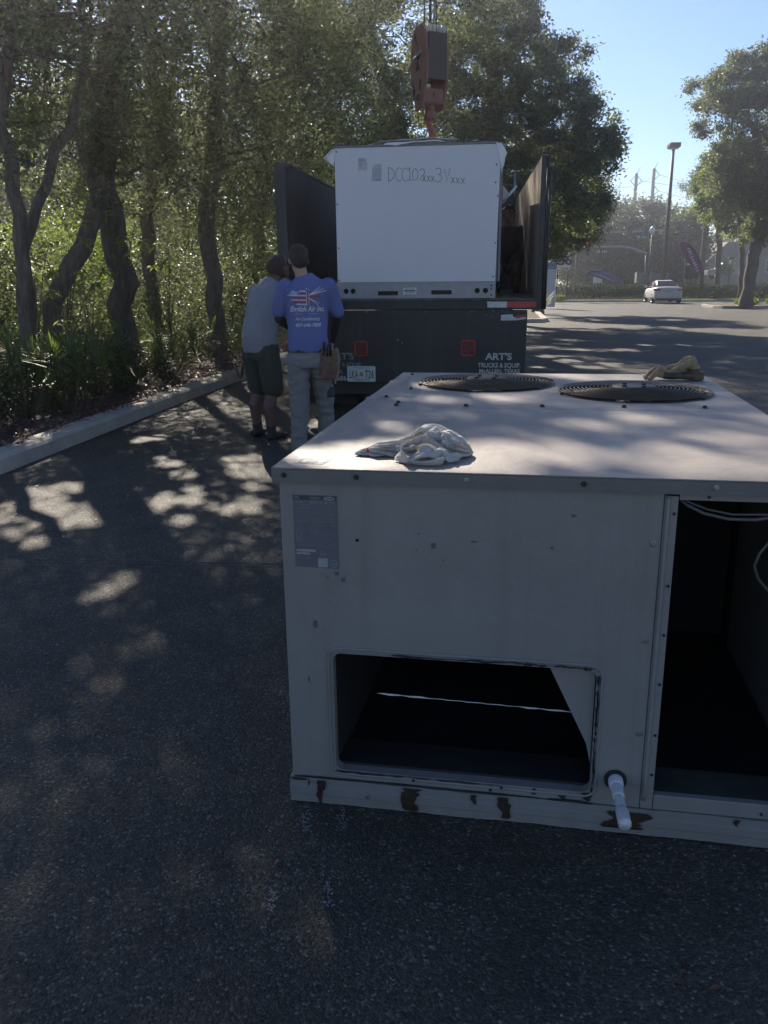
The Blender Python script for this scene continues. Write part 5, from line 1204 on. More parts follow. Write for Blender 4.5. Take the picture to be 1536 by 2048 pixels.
F_ = [(i * k + j, i * k + (j + 1) % k, (i + 1) * k + (j + 1) % k, (i + 1) * k + j) for i in range(len(ST) - 1) for j in range(k)] + [tuple(range(k)), tuple(range(len(V) - 1, len(V) - k - 1, -1))]
mb = MB(); mb.add(V, F_, 0, True); cb = mb.build('body', car_paint, car); m_ = cb.modifiers.new('s', 'SUBSURF'); m_.levels = 1; m_.render_levels = 1
# cabin: windscreen foot y=3.35, roof 1.35..2.45, rear glass foot .62
CS = [(.60, 1.05, 1.055, .74, .70), (1.35, 1.02, 1.44, .82, .57), (1.9, 1.0, 1.475, .85, .585), (2.45, .98, 1.455, .85, .575), (3.40, .95, .965, .80, .74)]
V = []
for (y, zb, zr, wb, wr_) in CS:
    V += [(-wb, y, zb), (-wr_ - (.10 if zr > 1.2 else 0) * .5, y, zb + (zr - zb) * .55), (-wr_, y, zr - .02 * (zr > 1.2)), (-wr_ * .6, y, zr), (wr_ * .6, y, zr), (wr_, y, zr - .02 * (zr > 1.2)), (wr_ + (.10 if zr > 1.2 else 0) * .5, y, zb + (zr - zb) * .55), (wb, y, zb)]
k = 8; F_ = [(i * k + j, i * k + (j + 1) % k, (i + 1) * k + (j + 1) % k, (i + 1) * k + j) for i in range(len(CS) - 1) for j in range(k)] + [tuple(range(k)), tuple(range(len(V) - 1, len(V) - k - 1, -1))]
mb = MB(); mb.add(V, F_, 0, True); cbn = mb.build('cabin', car_paint, car); m_ = cbn.modifiers.new('s', 'SUBSURF'); m_.levels = 1; m_.render_levels = 1
def quadpane(name, pts, mat, parent, th=.012):
    mb = MB(); mb.add(pts, [tuple(range(len(pts)))]); o = mb.build(name, mat, parent); m_ = o.modifiers.new('t', 'SOLIDIFY'); m_.thickness = th; m_.offset = 0; return o
quadpane('rear_window', [(-.66, .70, 1.105), (.66, .70, 1.105), (.55, 1.285, 1.415), (-.55, 1.285, 1.415)], glassm, car)
for s in (-1, 1):
    quadpane('side_window', [(s * .845, 1.15, 1.07), (s * .865, 1.95, 1.055), (s * .655, 1.93, 1.40), (s * .64, 1.50, 1.385)], glassm, car)
    quadpane('side_window', [(s * .865, 2.02, 1.055), (s * .855, 2.85, 1.04), (s * .66, 2.40, 1.385), (s * .655, 2.0, 1.40)], glassm, car)
    mb = MB(); mb.prism([(.08, .83), (.20, .80), (.46, .86), (.52, .93), (.10, .97)], s * .80, s * .905, axis='x'); mb.box(min(s * .52, s * .84), max(s * .52, s * .84), -.022, .10, .80, .93); mb.build('tail_light', red_l, car, bevel=.012)
    mb = MB(); mb.box(min(s * .92, s * 1.06), max(s * .92, s * 1.06), 2.85, 3.0, .98, 1.11); mb.build('mirror', car_paint, car, bevel=.03)
    mb = MB(); mb.box(min(s * .918, s * .93), max(s * .918, s * .93), 2.1, 2.25, .80, .83); mb.build('door_handle', steel, car)
    for y in (.92, 3.78): wheel(car, (s * .82, y, .325), .325, .21, s, pm('rim_silver', (0.35, 0.35, 0.35), .3, .8), .68)
mb = MB(); mb.box(-.26, .26, -.030, -.012, .70, .83); mb.build('licence_plate', pm('car_plate', (0.35, 0.36, 0.35), .5), car)
mb = MB(); mb.box(-.80, .80, -.02, .06, .20, .34); mb.build('bumper_skirt', pm('bumper_dark', (0.03, 0.03, 0.03), .6), car, bevel=.02)
mb = MB(); mb.box(-.50, .50, -.026, -.008, .86, .885); mb.build('trunk_trim', steel, car)

# ================================================================ LIGHT POLE
lp = gp(1326, car_p.y + 6.5); ph = at(1350, 297, lp.y).z - lp.z
pole = empty('parking_light_pole', lp, 0, 'tall tapered brown parking-lot light pole with a box lamp, rising behind the silver sedan', 'light pole')
pole_m = pm('pole_bronze', (0.12, 0.095, 0.085), .6, var=.15)
mb = MB(); mb.tube([(0, 0, 0), (0, 0, ph)], [.175, .095], 10); mb.build('shaft', pole_m, pole)
mb = MB(); mb.cyl((0, 0, 0), (0, 0, .6), .30, n=16); mb.build('footing', concrete, pole)
mb = MB(); mb.prism([(-.38, .02), (.30, .0), (.40, .12), (.40, .36), (-.30, .36), (-.38, .20)], -.32, .32); lh = mb.build('lamp_head', pm('lamp_bronze', (0.025, 0.02, 0.02), .85), pole, bevel=.02, loc=(0, 0, ph))
mb = MB(); mb.box(-.30, .26, -.26, .26, -.035, -.002); o = mb.build('lens', pm('lamp_lens', (0.55, 0.56, 0.6), .3), lh)

# ================================================================ SIGNS on the island
sg = gp(1102, 47); sg.z += .10
s_ = 2.38
py = empty('pylon_sign', sg, -R(8), 'slim pale blue-white pylon sign standing on the island right of the truck', 'sign')
mb = MB(); mb.box(-.26, .26, -.15, .15, 0, s_); mb.build('panel', pm('sign_pale', (0.50, 0.54, 0.60), .5, var=.04), py, bevel=.01)
mb = MB(); mb.box(-.262, .262, -.155, -.151, s_ - .40, s_ - .08); mb.build('header', pm('sign_blue', (0.16, 0.26, 0.38), .5), py)
mb = MB(); mb.box(-.36, -.265, -.08, .08, .85, s_ - .55); mb.build('side_box', dark_metal, py)
def board_sign(px0, px1, py0, py1, d, mat, label, cat='sign', glyphs=None, post=True, name='board_sign', thick=.08):
    a = at(px0, py0, d); b = at(px1, py1, d); g = gz(a.x, a.y); cx = (a.x + b.x) / 2
    e = empty(name, (cx, d, g), 0, label, cat); wd = (b.x - a.x) / 2
    mb = MB(); mb.box(-wd, wd, -thick / 2, thick / 2, b.z - g, a.z - g); mb.build('board', mat, e, bevel=.01)
    if post:
        for sx in (-.7, .7): mb = MB(); mb.cyl((sx * wd, thick, 0), (sx * wd, thick, b.z - g + .3), .05, n=8); mb.build('post', dark_metal, e)
    for (s, size, x, z, m_) in (glyphs or []): put_text(s, size, (x * wd, -thick / 2 - .006, (b.z - g) + z * (a.z - b.z)), m_, e, align='CENTER', bold=size * .02)
    return e
wht = pm('sign_white', (0.55, 0.56, 0.56), .5, var=.05)
board_sign(1113, 1141, 501, 535, 62, wht, 'white roadside board with dark rounded letters, half hidden right of the pylon sign', glyphs=[('C', 1.0, -.5, .15, black), ('6', 1.0, .72, .15, black)])
board_sign(1272, 1283, 545, 566, 66, pm('box_cream', (0.22, 0.21, 0.19), .6), 'narrow cream utility box above the hedge left of the light pole', 'utility box', post=False, name='utility_box', thick=.5)
board_sign(1301, 1337, 546, 560, 68, pm('sign_greygreen', (0.17, 0.18, 0.17), .6), 'wide grey board behind the hedge at the foot of the light pole', glyphs=[])
board_sign(1371, 1395, 519, 558, 64, pm('marquee_dark', (0.05, 0.05, 0.055), .6), 'dark marquee board with two pale strips on top, beside the tall purple banner')
e_ = board_sign(1374, 1389, 527, 530, 63.6, wht, 'small pale strip sign on the dark marquee board', post=False, thick=.04)
mk_ = board_sign(1188, 1204, 553, 566, 63, wht, 'small white sign under the bowed lavender banner', glyphs=[])
# feather banners
def feather(name, path, widths, d, mat, label, mast):
    P = [at(x, y, d) for x, y in path]; V = []; n = len(P)
    for i, (p, wd) in enumerate(zip(P, widths)):
        t = (P[min(i + 1, n - 1)] - P[max(i - 1, 0)]).normalized(); s = Vector((t.z, 0, -t.x)); bend = .12 * math.sin(i * 1.1)
        for f in (-1, -.33, .33, 1): V.append(p + s * wd * f + Vector((0, bend + .05 * f, 0)))
    mb = MB(); mb.add(V, [(i * 4 + j, i * 4 + j + 1, (i + 1) * 4 + j + 1, (i + 1) * 4 + j) for i in range(n - 1) for j in range(3)], 0, True)
    e = empty(name, gp(mast[0][0], d), 0, label, 'banner'); o = mb.build('flag', mat, None, fix=False); o.parent = e; o.location = -e.location
    m_ = o.modifiers.new('t', 'SOLIDIFY'); m_.thickness = .01
    mb = MB(); mb.tube([at(x, y, d + .05) for x, y in mast], .03, 6); q = mb.build('mast', dark_metal, e); q.location = -e.location
    return e, P
purp = pm('banner_purple', (0.16, 0.05, 0.12), .8, var=.12, scale=1.5); lav = pm('banner_lavender', (0.20, 0.17, 0.27), .8, var=.12, scale=1.5); bl_t = pm('banner_print', (0.42, 0.36, 0.42), .8)
f1, FP = feather('feather_banner', [(1362, 486), (1372, 494), (1382, 508), (1390, 524), (1397, 538), (1402, 550)], [.10, .36, .40, .36, .30, .22], 60, purp, 'tall maroon purple feather banner leaning right beside the dark marquee', [(1362, 485), (1376, 487), (1390, 508), (1400, 538), (1405, 563)])
def banner_marks(e, px, py_, ang, n, w, d=59.7):
    c = at(px, py_, d); q = random.Random(px); mb = MB(); x = -n * w / 2
    for i in range(n): h = w * q.uniform(.6, 1.1); mb.box(x, x + w * q.uniform(.35, .7), -.01, .01, -.1, -.1 + h); x += w
    o = mb.build('print', bl_t, e, fix=True); o.location = c - e.location; o.rotation_euler = (0, R(ang), 0)
banner_marks(f1, 1387, 521, 62, 9, .20)
f2, FP = feather('feather_banner', [(1168, 552), (1182, 546), (1200, 548), (1218, 555), (1235, 562), (1247, 568)], [.06, .20, .26, .26, .20, .06], 60, lav, 'bowed lavender feather banner drooping low over the hedge', [(1166, 553), (1182, 543), (1204, 543), (1226, 552), (1246, 567)])
banner_marks(f2, 1210, 554, 22, 9, .17)

# ================================================================ FAR BUILDING
bd = 105
A = at(1408, 556, bd); rf = pm('roof_shingle', (0.20, 0.18, 0.165), .9, var=.15, scale=2); wl = pm('wall_beige', (0.30, 0.265, 0.22), .9, var=.06)
hb_ = empty('clinic_building', (A.x, bd, A.z), -R(4), 'low beige building with a broad grey gabled roof, far right behind the pines', 'building')
pxm = bd / FPX
w_ = 13.5
mb = MB(); mb.prism([(0, -2.5), (w_, -2.5), (w_, 2.6), (2.9, 2.6), (2.2, 2.2), (0, 1.7)], 0, 9); mb.build('wall', wl, hb_)
mb = MB(); mb.prism([(-.4, 1.55), (2.3, 4.15), (w_ + 3, 4.15), (w_ + 3, 2.6), (2.9, 2.6), (2.6, 2.35), (.3, 1.6)], -.6, 9.5); mb.build('roof', rf, hb_)
for x in (5.0, 7.2, 9.4, 11.4): 
    mb = MB(); mb.box(x, x + 1.0, -.06, -.003, .7, 2.0); wn = mb.build('window', MATS['dark_glass'], hb_)
    mb = MB(); mb.box(x - .08, x, -.08, -.003, .6, 2.1); mb.box(x + 1.0, x + 1.08, -.08, -.003, .6, 2.1); mb.box(x, x + 1, -.08, -.003, 2.0, 2.1); mb.box(x, x + 1, -.08, -.003, .6, .7); mb.build('frame', wht, wn)
mb = MB(); mb.prism([(8.2, 2.5), (9.9, 3.7), (11.6, 2.5)], -2.2, -.61); mb.build('porch_roof', rf, hb_)
for x in (8.5, 9.0, 10.9, 11.3): mb = MB(); mb.cyl((x, -2.0, 0), (x, -2.0, 2.5), .13, n=8); mb.build('porch_column', wht, hb_)
# pickup parked in front of it
pk = gp(1457, 98); pk.z = at(1457, 558, 98).z; pk_e = empty('pickup_truck', pk, R(90) - R(8), 'pale pickup truck parked side-on far away before the beige building', 'truck')
mb = MB(); mb.prism([(-2.5, .45), (-2.5, 1.05), (-.5, 1.08), (-.3, 1.75), (.95, 1.78), (1.5, 1.15), (2.5, 1.02), (2.55, .45)], -.95, .95, axis='x'); mb.build('body', pm('pickup_paint', (0.45, 0.47, 0.5), .35), pk_e, bevel=.05)
for s in (-1, 1):
    mb = MB(); mb.prism([(-.15, 1.15), (-.05, 1.62), (.85, 1.62), (1.2, 1.15)], s * .952, s * .962, axis='x'); mb.build('window', glassm, pk_e)
    for y in (-1.6, 1.6): wheel(pk_e, (s * .82, y, .38), .38, .25, s)
# small lamp post near it
def small_lamp(px, d, ztop_py, label, globe=False):
    g = gp(px, d); h = at(px, ztop_py, d).z - g.z; e = empty('lamp_post', g, 0, label, 'lamp post')
    mb = MB(); mb.tube([(0, 0, 0), (0, 0, h * .12), (0, 0, h - .2)], [.12, .07, .05], 8); mb.build('post', dark_metal, e)
    mb = MB()
    if globe: mb.lathe([(.0001, -.12), (.16, -.08), (.24, .10), (.26, .28), (.16, .46), (.05, .56), (.0001, .62)], (0, 0, h - .1), 14); mb.build('globe', pm('globe_glass', (0.7, 0.68, 0.62), .3), e)
    else: mb.box(-.3, .3, -.2, .2, h - .2, h); mb.build('lamp_head', dark_metal, e)
small_lamp(1457, 97, 514, 'thin dark lamp post in front of the beige building')
small_lamp(1297, 84, 463, 'street lamp with a white acorn globe left of the tall pole', True)

# ================================================================ TRAFFIC SIGNALS AND POWER LINES
galv = pm('galvanised_arm', (0.30, 0.30, 0.30), .45, .5)
def arm(path, d, r0, r1, name, label, foot):
    P = [at(x, y, d) for x, y in path]; g = gp(foot, d)
    e = empty(name, g, 0, label, 'traffic signal'); n = len(P)
    mb = MB(); mb.tube([p - g for p in P], [r0 + (r1 - r0) * i / (n - 1) for i in range(n)], 8); mb.build('mast_arm', galv, e)
    mb = MB(); mb.tube([(0, 0, 0), P[0] - g], [.13, .11], 10); mb.build('post', pm('post_dark', (0.05, 0.05, 0.05), .6), e); return e, g
def signal(e, g, px, py, d, lit=False, h=1.15):
    p = at(px, py, d) - g; mb = MB(); mb.box(p.x - .19, p.x + .19, p.y - .25, p.y - .08, p.z - h / 2, p.z + h / 2); s = mb.build('signal_head', pm('signal_black', (0.02, 0.02, 0.02), .5), e, bevel=.03)
    for k, c in enumerate((('sig_red', (0.5, .02, .01)), ('sig_amber', (.08, .05, .01)), ('sig_green', (.01, .06, .03)))):
        mb = MB(); mb.lathe([(.14, 0), (.12, -.04), (.0001, -.06)], (p.x, p.y - .25, p.z + .34 - .34 * k), 10, axis='y')
        mb.build('signal_lens', pm('sig_red_lit', (.5, .02, .01), .3, em=(1, .08, .05, 2.0)) if (lit and k == 0) else pm(c[0], mul(c[1], .12 if k == 0 else 1), .3), s)
e, g = arm([(1155, 481), (1166, 472), (1180, 467.5), (1215, 465.5), (1260, 464), (1327, 460)], 88, .13, .07, 'traffic_signal_arm', 'upper curved signal arm crossing in front of the dark oaks', 1152)
for px in (1258, 1292): 
    signal(e, g, px, 463, 88)
    p = at(px - 6, 458, 88) - g
mb = MB(); p = at(1283, 474, 87.8) - g; mb.box(p.x - .5, p.x + .5, p.y - .05, p.y, p.z - .22, p.z + .22); mb.build('street_name_sign', pm('sign_green', (0.02, 0.07, 0.05), .5), e)
put_text('SR 434', .36, (p.x, p.y - .06, p.z - .12), wht, e, align='CENTER')
e, g = arm([(1293, 508), (1280, 503), (1262, 496), (1245, 493.5), (1215, 493.5), (1154, 494.5)], 80, .12, .07, 'traffic_signal_arm', 'lower signal arm with one lit red lamp, reaching left from the lamp post', 1293)
signal(e, g, 1174, 492.5, 80, True)
mb = MB(); p = at(1203, 503, 79.8) - g; mb.box(p.x - .5, p.x + .5, p.y - .05, p.y, p.z - .2, p.z + .2); mb.build('street_name_sign', MATS['sign_green'], e)
put_text('SR 434', .34, (p.x, p.y - .06, p.z - .12), wht, e, align='CENTER')
poles = []
for px, ytop, d, arms, lb in ((1258.5, 347, 150, ((1, 362), (-1, 362)), 'left power pole with two insulator brackets above the dark oaks'), (1292, 337, 150, ((1, 350), (1, 382)), 'right power pole with brackets on one side above the dark oaks')):
    t = at(px, ytop, d); g = gp(px, d); e = empty('power_pole', g, 0, lb, 'power pole', 'power poles'); h = t.z - g.z
    mb = MB(); mb.tube([(0, 0, 0), (0, 0, h)], [.40, .26], 8); mb.build('shaft', pm('pole_concrete', (0.05, 0.05, 0.055), .9), e)
    for sx, yy in arms:
        z = at(px, yy, d).z - g.z; mb = MB(); mb.tube([(0, 0, z + 1.0), (sx * .95, 0, z), (0, 0, z - .9)], .07, 5); mb.build('insulator_bracket', MATS['pole_concrete'], e); poles.append((g + Vector((sx * .95, 0, z))))
    mb = MB(); mb.tube([(0, 0, h - .1), (.55, 0, h + .9)], .05, 5); mb.build('top_pin', MATS['pole_concrete'], e)
wm = pm('cable_dark', (0.03, 0.03, 0.03), .6)
WL = ['highest', 'second', 'third', 'fourth', 'fifth', 'sixth', 'seventh', 'lowest']
wires = [(poles[0], at(1420, 367, 160), 1), (poles[2], at(1420, 363, 160), 1), (poles[3], at(1420, 395, 160), 1), (at(1215, 372, 140), poles[1], 1), (at(1180, 447, 110), at(1420, 425, 120), 1), (at(1180, 457, 110), at(1420, 443, 120), 1), (at(1290, 400, 150), at(1420, 412, 150), 1), (at(1240, 485, 110), at(1420, 468, 112), 1)]
for k, (a, b, s) in enumerate(wires):
    a = Vector(a); b = Vector(b); b = a + (b - a) * 2.2
    P = [a.lerp(b, i / 14) - Vector((0, 0, .9 * math.sin(math.pi * i / 14))) for i in range(15)]
    mb = MB(); mb.tube(P, .028, 4); o = mb.build('power_line', wm)
    tag(o, ['wire leaving the left power pole to the right', 'upper wire leaving the right power pole', 'lower wire leaving the right power pole', 'wire running left from the left power pole', 'upper of two wires low across the dark oaks', 'lower of two wires low across the dark oaks', 'slack wire between the light pole and the pines', 'lowest wire just above the signal arms'][k], 'power line', 'power lines')

# ================================================================ TREES
def E(px, py, d, rx, ry=None, rz=None, w=1): return (at(px, py, d), (rx, ry or rx, rz or rx), w)
# left wood along the kerb
def tp(lst): return [at(x, y, d) if y is not None else gp(x, d) for x, y, d in lst]
make_tree('oak_tree', gp(50, 9.6), tp([(50, None, 9.6), (48, 600, 9.6), (44, 480, 9.6), (30, 380, 9.6), (16, 250, 9.7), (4, 120, 9.8), (20, -60, 10)]), .075,
          [E(40, -60, 10, 2.0, 2.2, 1.4), E(150, 100, 10.5, 1.5, 1.6, 1.0), E(-60, 60, 10, 1.6, 1.6, 1.6), E(60, 210, 10.5, 1.2, 1.4, .5, .8)], 170, 14000, .062, leaf_oak, 1, 'slender forked tree nearest the left edge of the photo', sig=.30)
make_tree('oak_tree', gp(52, 9.9), tp([(52, None, 9.9), (50, 500, 9.9), (75, 410, 10), (105, 340, 10.2), (135, 260, 10.4), (170, 120, 10.6)]), .06,
          [E(200, 60, 11, 1.6, 1.6, 1.1), E(150, 250, 11, 1.1, 1.3, .55), E(90, -100, 11, 1.8, 1.8, 1.2), E(240, -130, 10.5, 1.8, 1.7, 1.0, 1.5)], 170, 21000, .06, leaf_oak, 2, 'thin tree forking right from beside the slender tree at the left edge', sig=.3)  # last clump, above the view, added to shade the left asphalt
make_tree('oak_tree', gp(235, 13.2), tp([(248, None, 13.2), (245, 610, 13.2), (238, 520, 13.2), (222, 450, 13.1), (205, 380, 13), (185, 300, 12.8), (215, 180, 12.7), (250, 20, 12.7), (260, -160, 12.7)]), .19,
          [E(300, 60, 12.5, 2.8, 2.6, 1.5), E(430, -60, 12.5, 2.3, 2.6, 1.7), E(420, 230, 13, 1.5, 1.8, 1.1), E(200, -90, 12.5, 2.6, 2.6, 1.5), E(280, 300, 13.5, 1.3, 1.6, .6), E(120, 180, 13.5, 1.5, 2, .9, .7), E(250, -200, 12.5, 2.6, 2.4, 1.1)], 370, 50000, .068, leaf_dark, 3, 'large dark oak with a thick trunk, left of the sunbeam', sig=.36)  # last clump sits out of view, added to darken the near ground
make_tree('oak_tree', gp(85, 12.0), tp([(85, None, 12.0), (105, 610, 12.0), (140, 530, 12.2), (180, 460, 12.5), (205, 380, 12.8), (225, 310, 13)]), .13,
          [E(180, 330, 13, 1.2, 1.2, .5), E(260, 260, 13, 1.2, 1.2, .7)], 70, 7000, .06, leaf_dark, 4, 'leaning trunk crossing toward the large dark oak', sig=.3)
make_tree('oak_tree', gp(430, 15.5), tp([(430, None, 15.5), (425, 560, 15.5), (415, 420, 15.5), (430, 260, 15.5), (445, 60, 15.5), (450, -120, 15.5)]), .15,
          [E(470, 120, 15.5, 2.1, 2.4, 2.1), E(560, 260, 16, 1.5, 2.0, 1.5), E(400, -120, 15.5, 2.8, 3, 1.8), E(580, 60, 16, 1.6, 2, 1.4, .8), E(500, 400, 16.5, 1.2, 1.6, .9), E(430, -400, 15.5, 2.6, 2.4, 1.2)], 340, 43000, .072, leaf_dark, 5, 'dark oak directly behind the man in grey', sig=.38)  # highest clump, unseen, added to block sun from the foreground
make_tree('oak_tree', gp(310, 17.5), tp([(310, None, 17.5), (300, 560, 17.5), (290, 430, 17.5), (330, 280, 17.5), (350, 100, 17.5)]), .14,
          [E(350, 180, 17.5, 2.3, 2.4, 1.5), E(300, 400, 18, 1.8, 2, .9, .6), E(200, 260, 18, 1.8, 2, 1.0, .6)], 180, 21000, .072, leaf_oak, 6, 'mid-sized oak behind the large dark oak, its trunk in shade', sig=.36)
make_tree('oak_tree', gp(520, 21), tp([(520, None, 21), (515, 520, 21), (525, 380, 21), (540, 200, 21)]), .16,
          [E(560, 170, 21, 2.2, 2.6, 2.6), E(600, 320, 20, 2.0, 2.4, 1.6), E(540, 440, 19, 1.8, 2, 1.2)], 230, 33000, .08, leaf_oak, 7, 'oak standing left of the stake truck wall', sig=.4)
make_tree('oak_tree', gp(-60, 15), tp([(-60, None, 15), (-70, 450, 15), (-50, 250, 15), (-30, 60, 15)]), .15,
          [E(-20, 100, 15, 2.4, 2.4, 1.6), E(60, 420, 19, 2.6, 3, .9, .6)], 150, 22000, .07, leaf_lit, 8, 'yellow-green tree at the far left edge of the wood', sig=.38)
for i, (px, d, pyc, rx, rz) in enumerate(((60, 34, 330, 3.6, 2.2), (230, 38, 300, 3.8, 3.0), (400, 36, 340, 3.8, 3.2), (560, 40, 330, 4.0, 3.6))):
    make_tree('oak_tree', gp(px, d), tp([(px, None, d), (px, 470, d), (px + 8, pyc + 30, d)]), .2, [E(px, pyc, d, rx, rx, rz), E(px + 40, pyc + 70, d, rx * .9, rx, rz * .6)], 150, 14000, .19, leaf_oak, 61 + i,
              'distant oak deep in the left wood, ' + ['farthest left', 'seen above the leaning trunk', 'seen just right of the sunbeam', 'seen beside the truck wall'][i], group='oaks deep in the left wood', sig=.6, tip_r=.02)
# oaks behind the truck
make_tree('oak_tree', gp(800, 25), tp([(800, None, 25), (800, 480, 25), (810, 340, 25), (795, 240, 25), (770, 160, 25), (735, 60, 25)]), .24,
          [E(760, 30, 25, 2.5, 2.4, 2.0), E(680, 200, 24, 1.8, 2, 1.6), E(860, 50, 25.5, 2.0, 2, 1.8), E(700, 380, 23, 1.9, 2, 1.3), E(780, 300, 25, 2.0, 2, 1.2), E(640, 60, 25, 1.2, 1.2, 1.4, .8), E(760, -160, 25, 2.8, 2.6, 1.8)], 460, 76000, .10, leaf_oak, 9, 'tall open oak with bare limbs showing, behind the hook block', sig=.30)
make_tree('oak_tree', gp(1010, 30), tp([(1010, None, 30), (1010, 480, 30), (1000, 360, 30), (985, 250, 30), (1000, 120, 30)]), .30,
          [E(960, 130, 30, 2.2, 2.6, 2.2), E(1040, 230, 30, 2.5, 2.8, 2.4), E(1130, 290, 30, 1.6, 1.8, 1.7), E(900, 260, 29, 2.6, 2.6, 2.4), E(1050, 390, 30, 2.6, 2.8, 1.7), E(1150, 400, 31, 1.1, 1.4, 1.3), E(1060, 130, 30, .9, 1.0, 1.4), E(1165, 235, 30, .7, .8, .7), E(1205, 300, 30, .5, .6, .7, .9), E(1000, 20, 30, 1.2, 1.2, 1.0)], 760, 120000, .125, leaf_oak, 10, 'large full oak behind the truck, its right edge against the sky', sig=.27)
make_tree('oak_tree', gp(1078, 39), tp([(1078, None, 39), (1080, 540, 39), (1090, 450, 39), (1100, 380, 39)]), .24,
          [E(1105, 420, 39, 2.0, 2.2, 1.9), E(1160, 425, 40, 1.3, 1.8, 1.4), E(1190, 400, 40, .8, 1, .8, .9), E(1100, 350, 39, 1.8, 2, 1.5), E(1060, 455, 39, 1.4, 2, .7)], 320, 46000, .15, leaf_dark, 11, 'lower dark oak above the pylon sign', sig=.32)
# far line of oaks beyond the street
for i, (px, pyc, d, rx, rz, m, sd) in enumerate(((1175, 478, 98, 4.9, 4.8, leaf_dark, 21), (1250, 465, 103, 4.9, 4.2, leaf_dark, 22), (1318, 478, 100, 3.6, 4.0, leaf_dark, 23), (1215, 528, 96, 5.6, 2.9, leaf_dark, 24), (1300, 535, 97, 4.2, 2.6, leaf_dark, 25), (1366, 480, 95, 1.9, 3.0, leaf_oak, 26), (1505, 520, 120, 5.0, 3.5, leaf_oak, 27), (1440, 505, 135, 6.0, 2.6, leaf_oak, 28), (1390, 540, 110, 3.0, 2.0, leaf_oak, 29))):
    lb = ['leftmost far dark oak beyond the signal arms', 'far dark oak below the left power pole', 'far dark oak left of the light pole', 'low dark oak behind the lavender banner', 'low dark oak behind the wide grey board', 'loose green oak right of the light pole', 'far green trees right of the beige building', 'distant oak above the beige roof', 'small oak left of the beige building'][i]
    make_tree('oak_tree', gp(px, d), tp([(px, None, d), (px, pyc + 20, d), (px, pyc, d)]), .35, [E(px, pyc, d, rx, rx, rz), E(px + 10, pyc + 25, d, rx * .9, rx, rz * .7)], 150, 13000, .38, m, sd, lb, group='oaks beyond the street', sig=.8, tip_r=.03)
# pines on the right
for i, (px, d, yt, yc, sd) in enumerate(((1405, 72, 345, 400, 31), (1436, 66, 330, 395, 32))):
    tx = px + (14, 2, 6)[i]
    make_tree('pine_tree', gp(px, d), tp([(px, None, d), (px + 2, 500, d), (tx - 3, 430, d), (tx, yt + 20, d)]), .21, [E(tx - 14, yc - 15, d, 1.7, 1.6, 1.3), E(tx + 22, yc - 30, d, 1.4, 1.5, 1.1), E(tx - 30, yc + 35, d, 1.6, 1.4, .7), E(tx + 26, yc + 30, d, 1.5, 1.5, .7), E(tx, yt + 15, d, 1.3, 1.2, 1.2)], 60, 9000, .26, needle, sd,
              ['left pine behind the maroon banner', 'middle of the three tall pines', 'right pine in front of the beige building'][i], 'pine tree', 'tall pines at the right', sig=.42, tip_r=.02, aspect=.12, bmat=bark)
# oak on the right island
b_ = gp(1497, 44); b_.z += .15
make_tree('oak_tree', b_, [b_] + tp([(1500, 560, 44), (1510, 500, 44), (1524, 440, 44), (1530, 360, 44), (1510, 260, 44)]), .30,
          [E(1470, 190, 44, 1.9, 2.2, 1.5), E(1440, 235, 44, 1.0, 1.2, .9), E(1535, 170, 44, 2.2, 2.2, 1.6), E(1490, 330, 44, 1.8, 2.2, 1.7), E(1470, 385, 43.5, 1.1, 1.5, 1.0), E(1560, 300, 44, 2.6, 2.6, 2.6), E(1540, 430, 44, 1.4, 1.8, 1.3), E(1590, 420, 44, 2.0, 2, 2)], 700, 95000, .155, leaf_oak, 40, 'tall oak with a leaning trunk on the mulched island at the right edge', sig=.27, bmat=bark_pale)
make_tree('oak_tree', gp(1485, 58), tp([(1485, None, 58), (1484, 500, 58), (1480, 420, 58), (1466, 350, 58)]), .17,
          [E(1475, 340, 58, 2.0, 2.2, 1.6), E(1445, 380, 58, 1.5, 1.8, 1.3), E(1490, 420, 58, 2.2, 2.2, 1.4), E(1425, 350, 58, 1.0, 1.2, 1.0)], 260, 34000, .20, leaf_lit, 41, 'lighter green oak behind the island tree', sig=.34)
make_tree('young_tree', gp(1459, 92), tp([(1459, None, 92), (1459, 548, 92)]), .06, [E(1452, 538, 92, .7, .8, .5)], 26, 1500, .18, leafmat('leaf_young', (0.10, 0.13, 0.04), (0.19, 0.22, 0.07), .4, (.3, .35, .08)), 42, 'small yellow-green young tree before the beige building', 'young tree', sig=.4)

# ================================================================ UNDERGROWTH
def bush_cloud(name, blobs, total, size, mat, seed, label, cat='undergrowth', aspect=.5, kind='stuff', upbias=.3):
    rng = np.random.default_rng(seed); wts = np.array([b[1][0] * b[1][1] * b[1][2] for b in blobs]) ** .8; wts /= wts.sum(); k = rng.choice(len(blobs), total, p=wts)
    d = rng.normal(size=(total, 3)); d /= np.linalg.norm(d, axis=1)[:, None]; r = rng.uniform(.2, 1, total) ** .5 * (1 + .18 * rng.normal(size=total) * (rng.uniform(size=total) < .3))
    C = np.array([list(b[0]) for b in blobs])[k]; Rr = np.array([b[1] for b in blobs])[k]
    P = C + d * r[:, None] * Rr; cv = rng.uniform(0, 1, len(blobs))[k] * .45 + rng.uniform(0, 1, total) * .55
    me = leaf_mesh(name, P, np.full(total, size), rng, mat, val=cv, aspect=aspect, upbias=upbias); o = meshobj(name, me); tag(o, label, cat, kind=kind); return o
rg = random.Random(77)
def near_kerb(n, a0, a1, b0, b1, r0, r1, z0=0.1, hz=.8):
    B = []
    for _ in range(n):
        a = rg.uniform(a0, a1); b = rg.uniform(b0, b1); r = rg.uniform(r0, r1); p = L(a, b); B.append(((p.x, p.y, gz(p.x, p.y) + z0 + r * hz * rg.uniform(.5, 1.1)), (r, r, r * hz)))
    return B
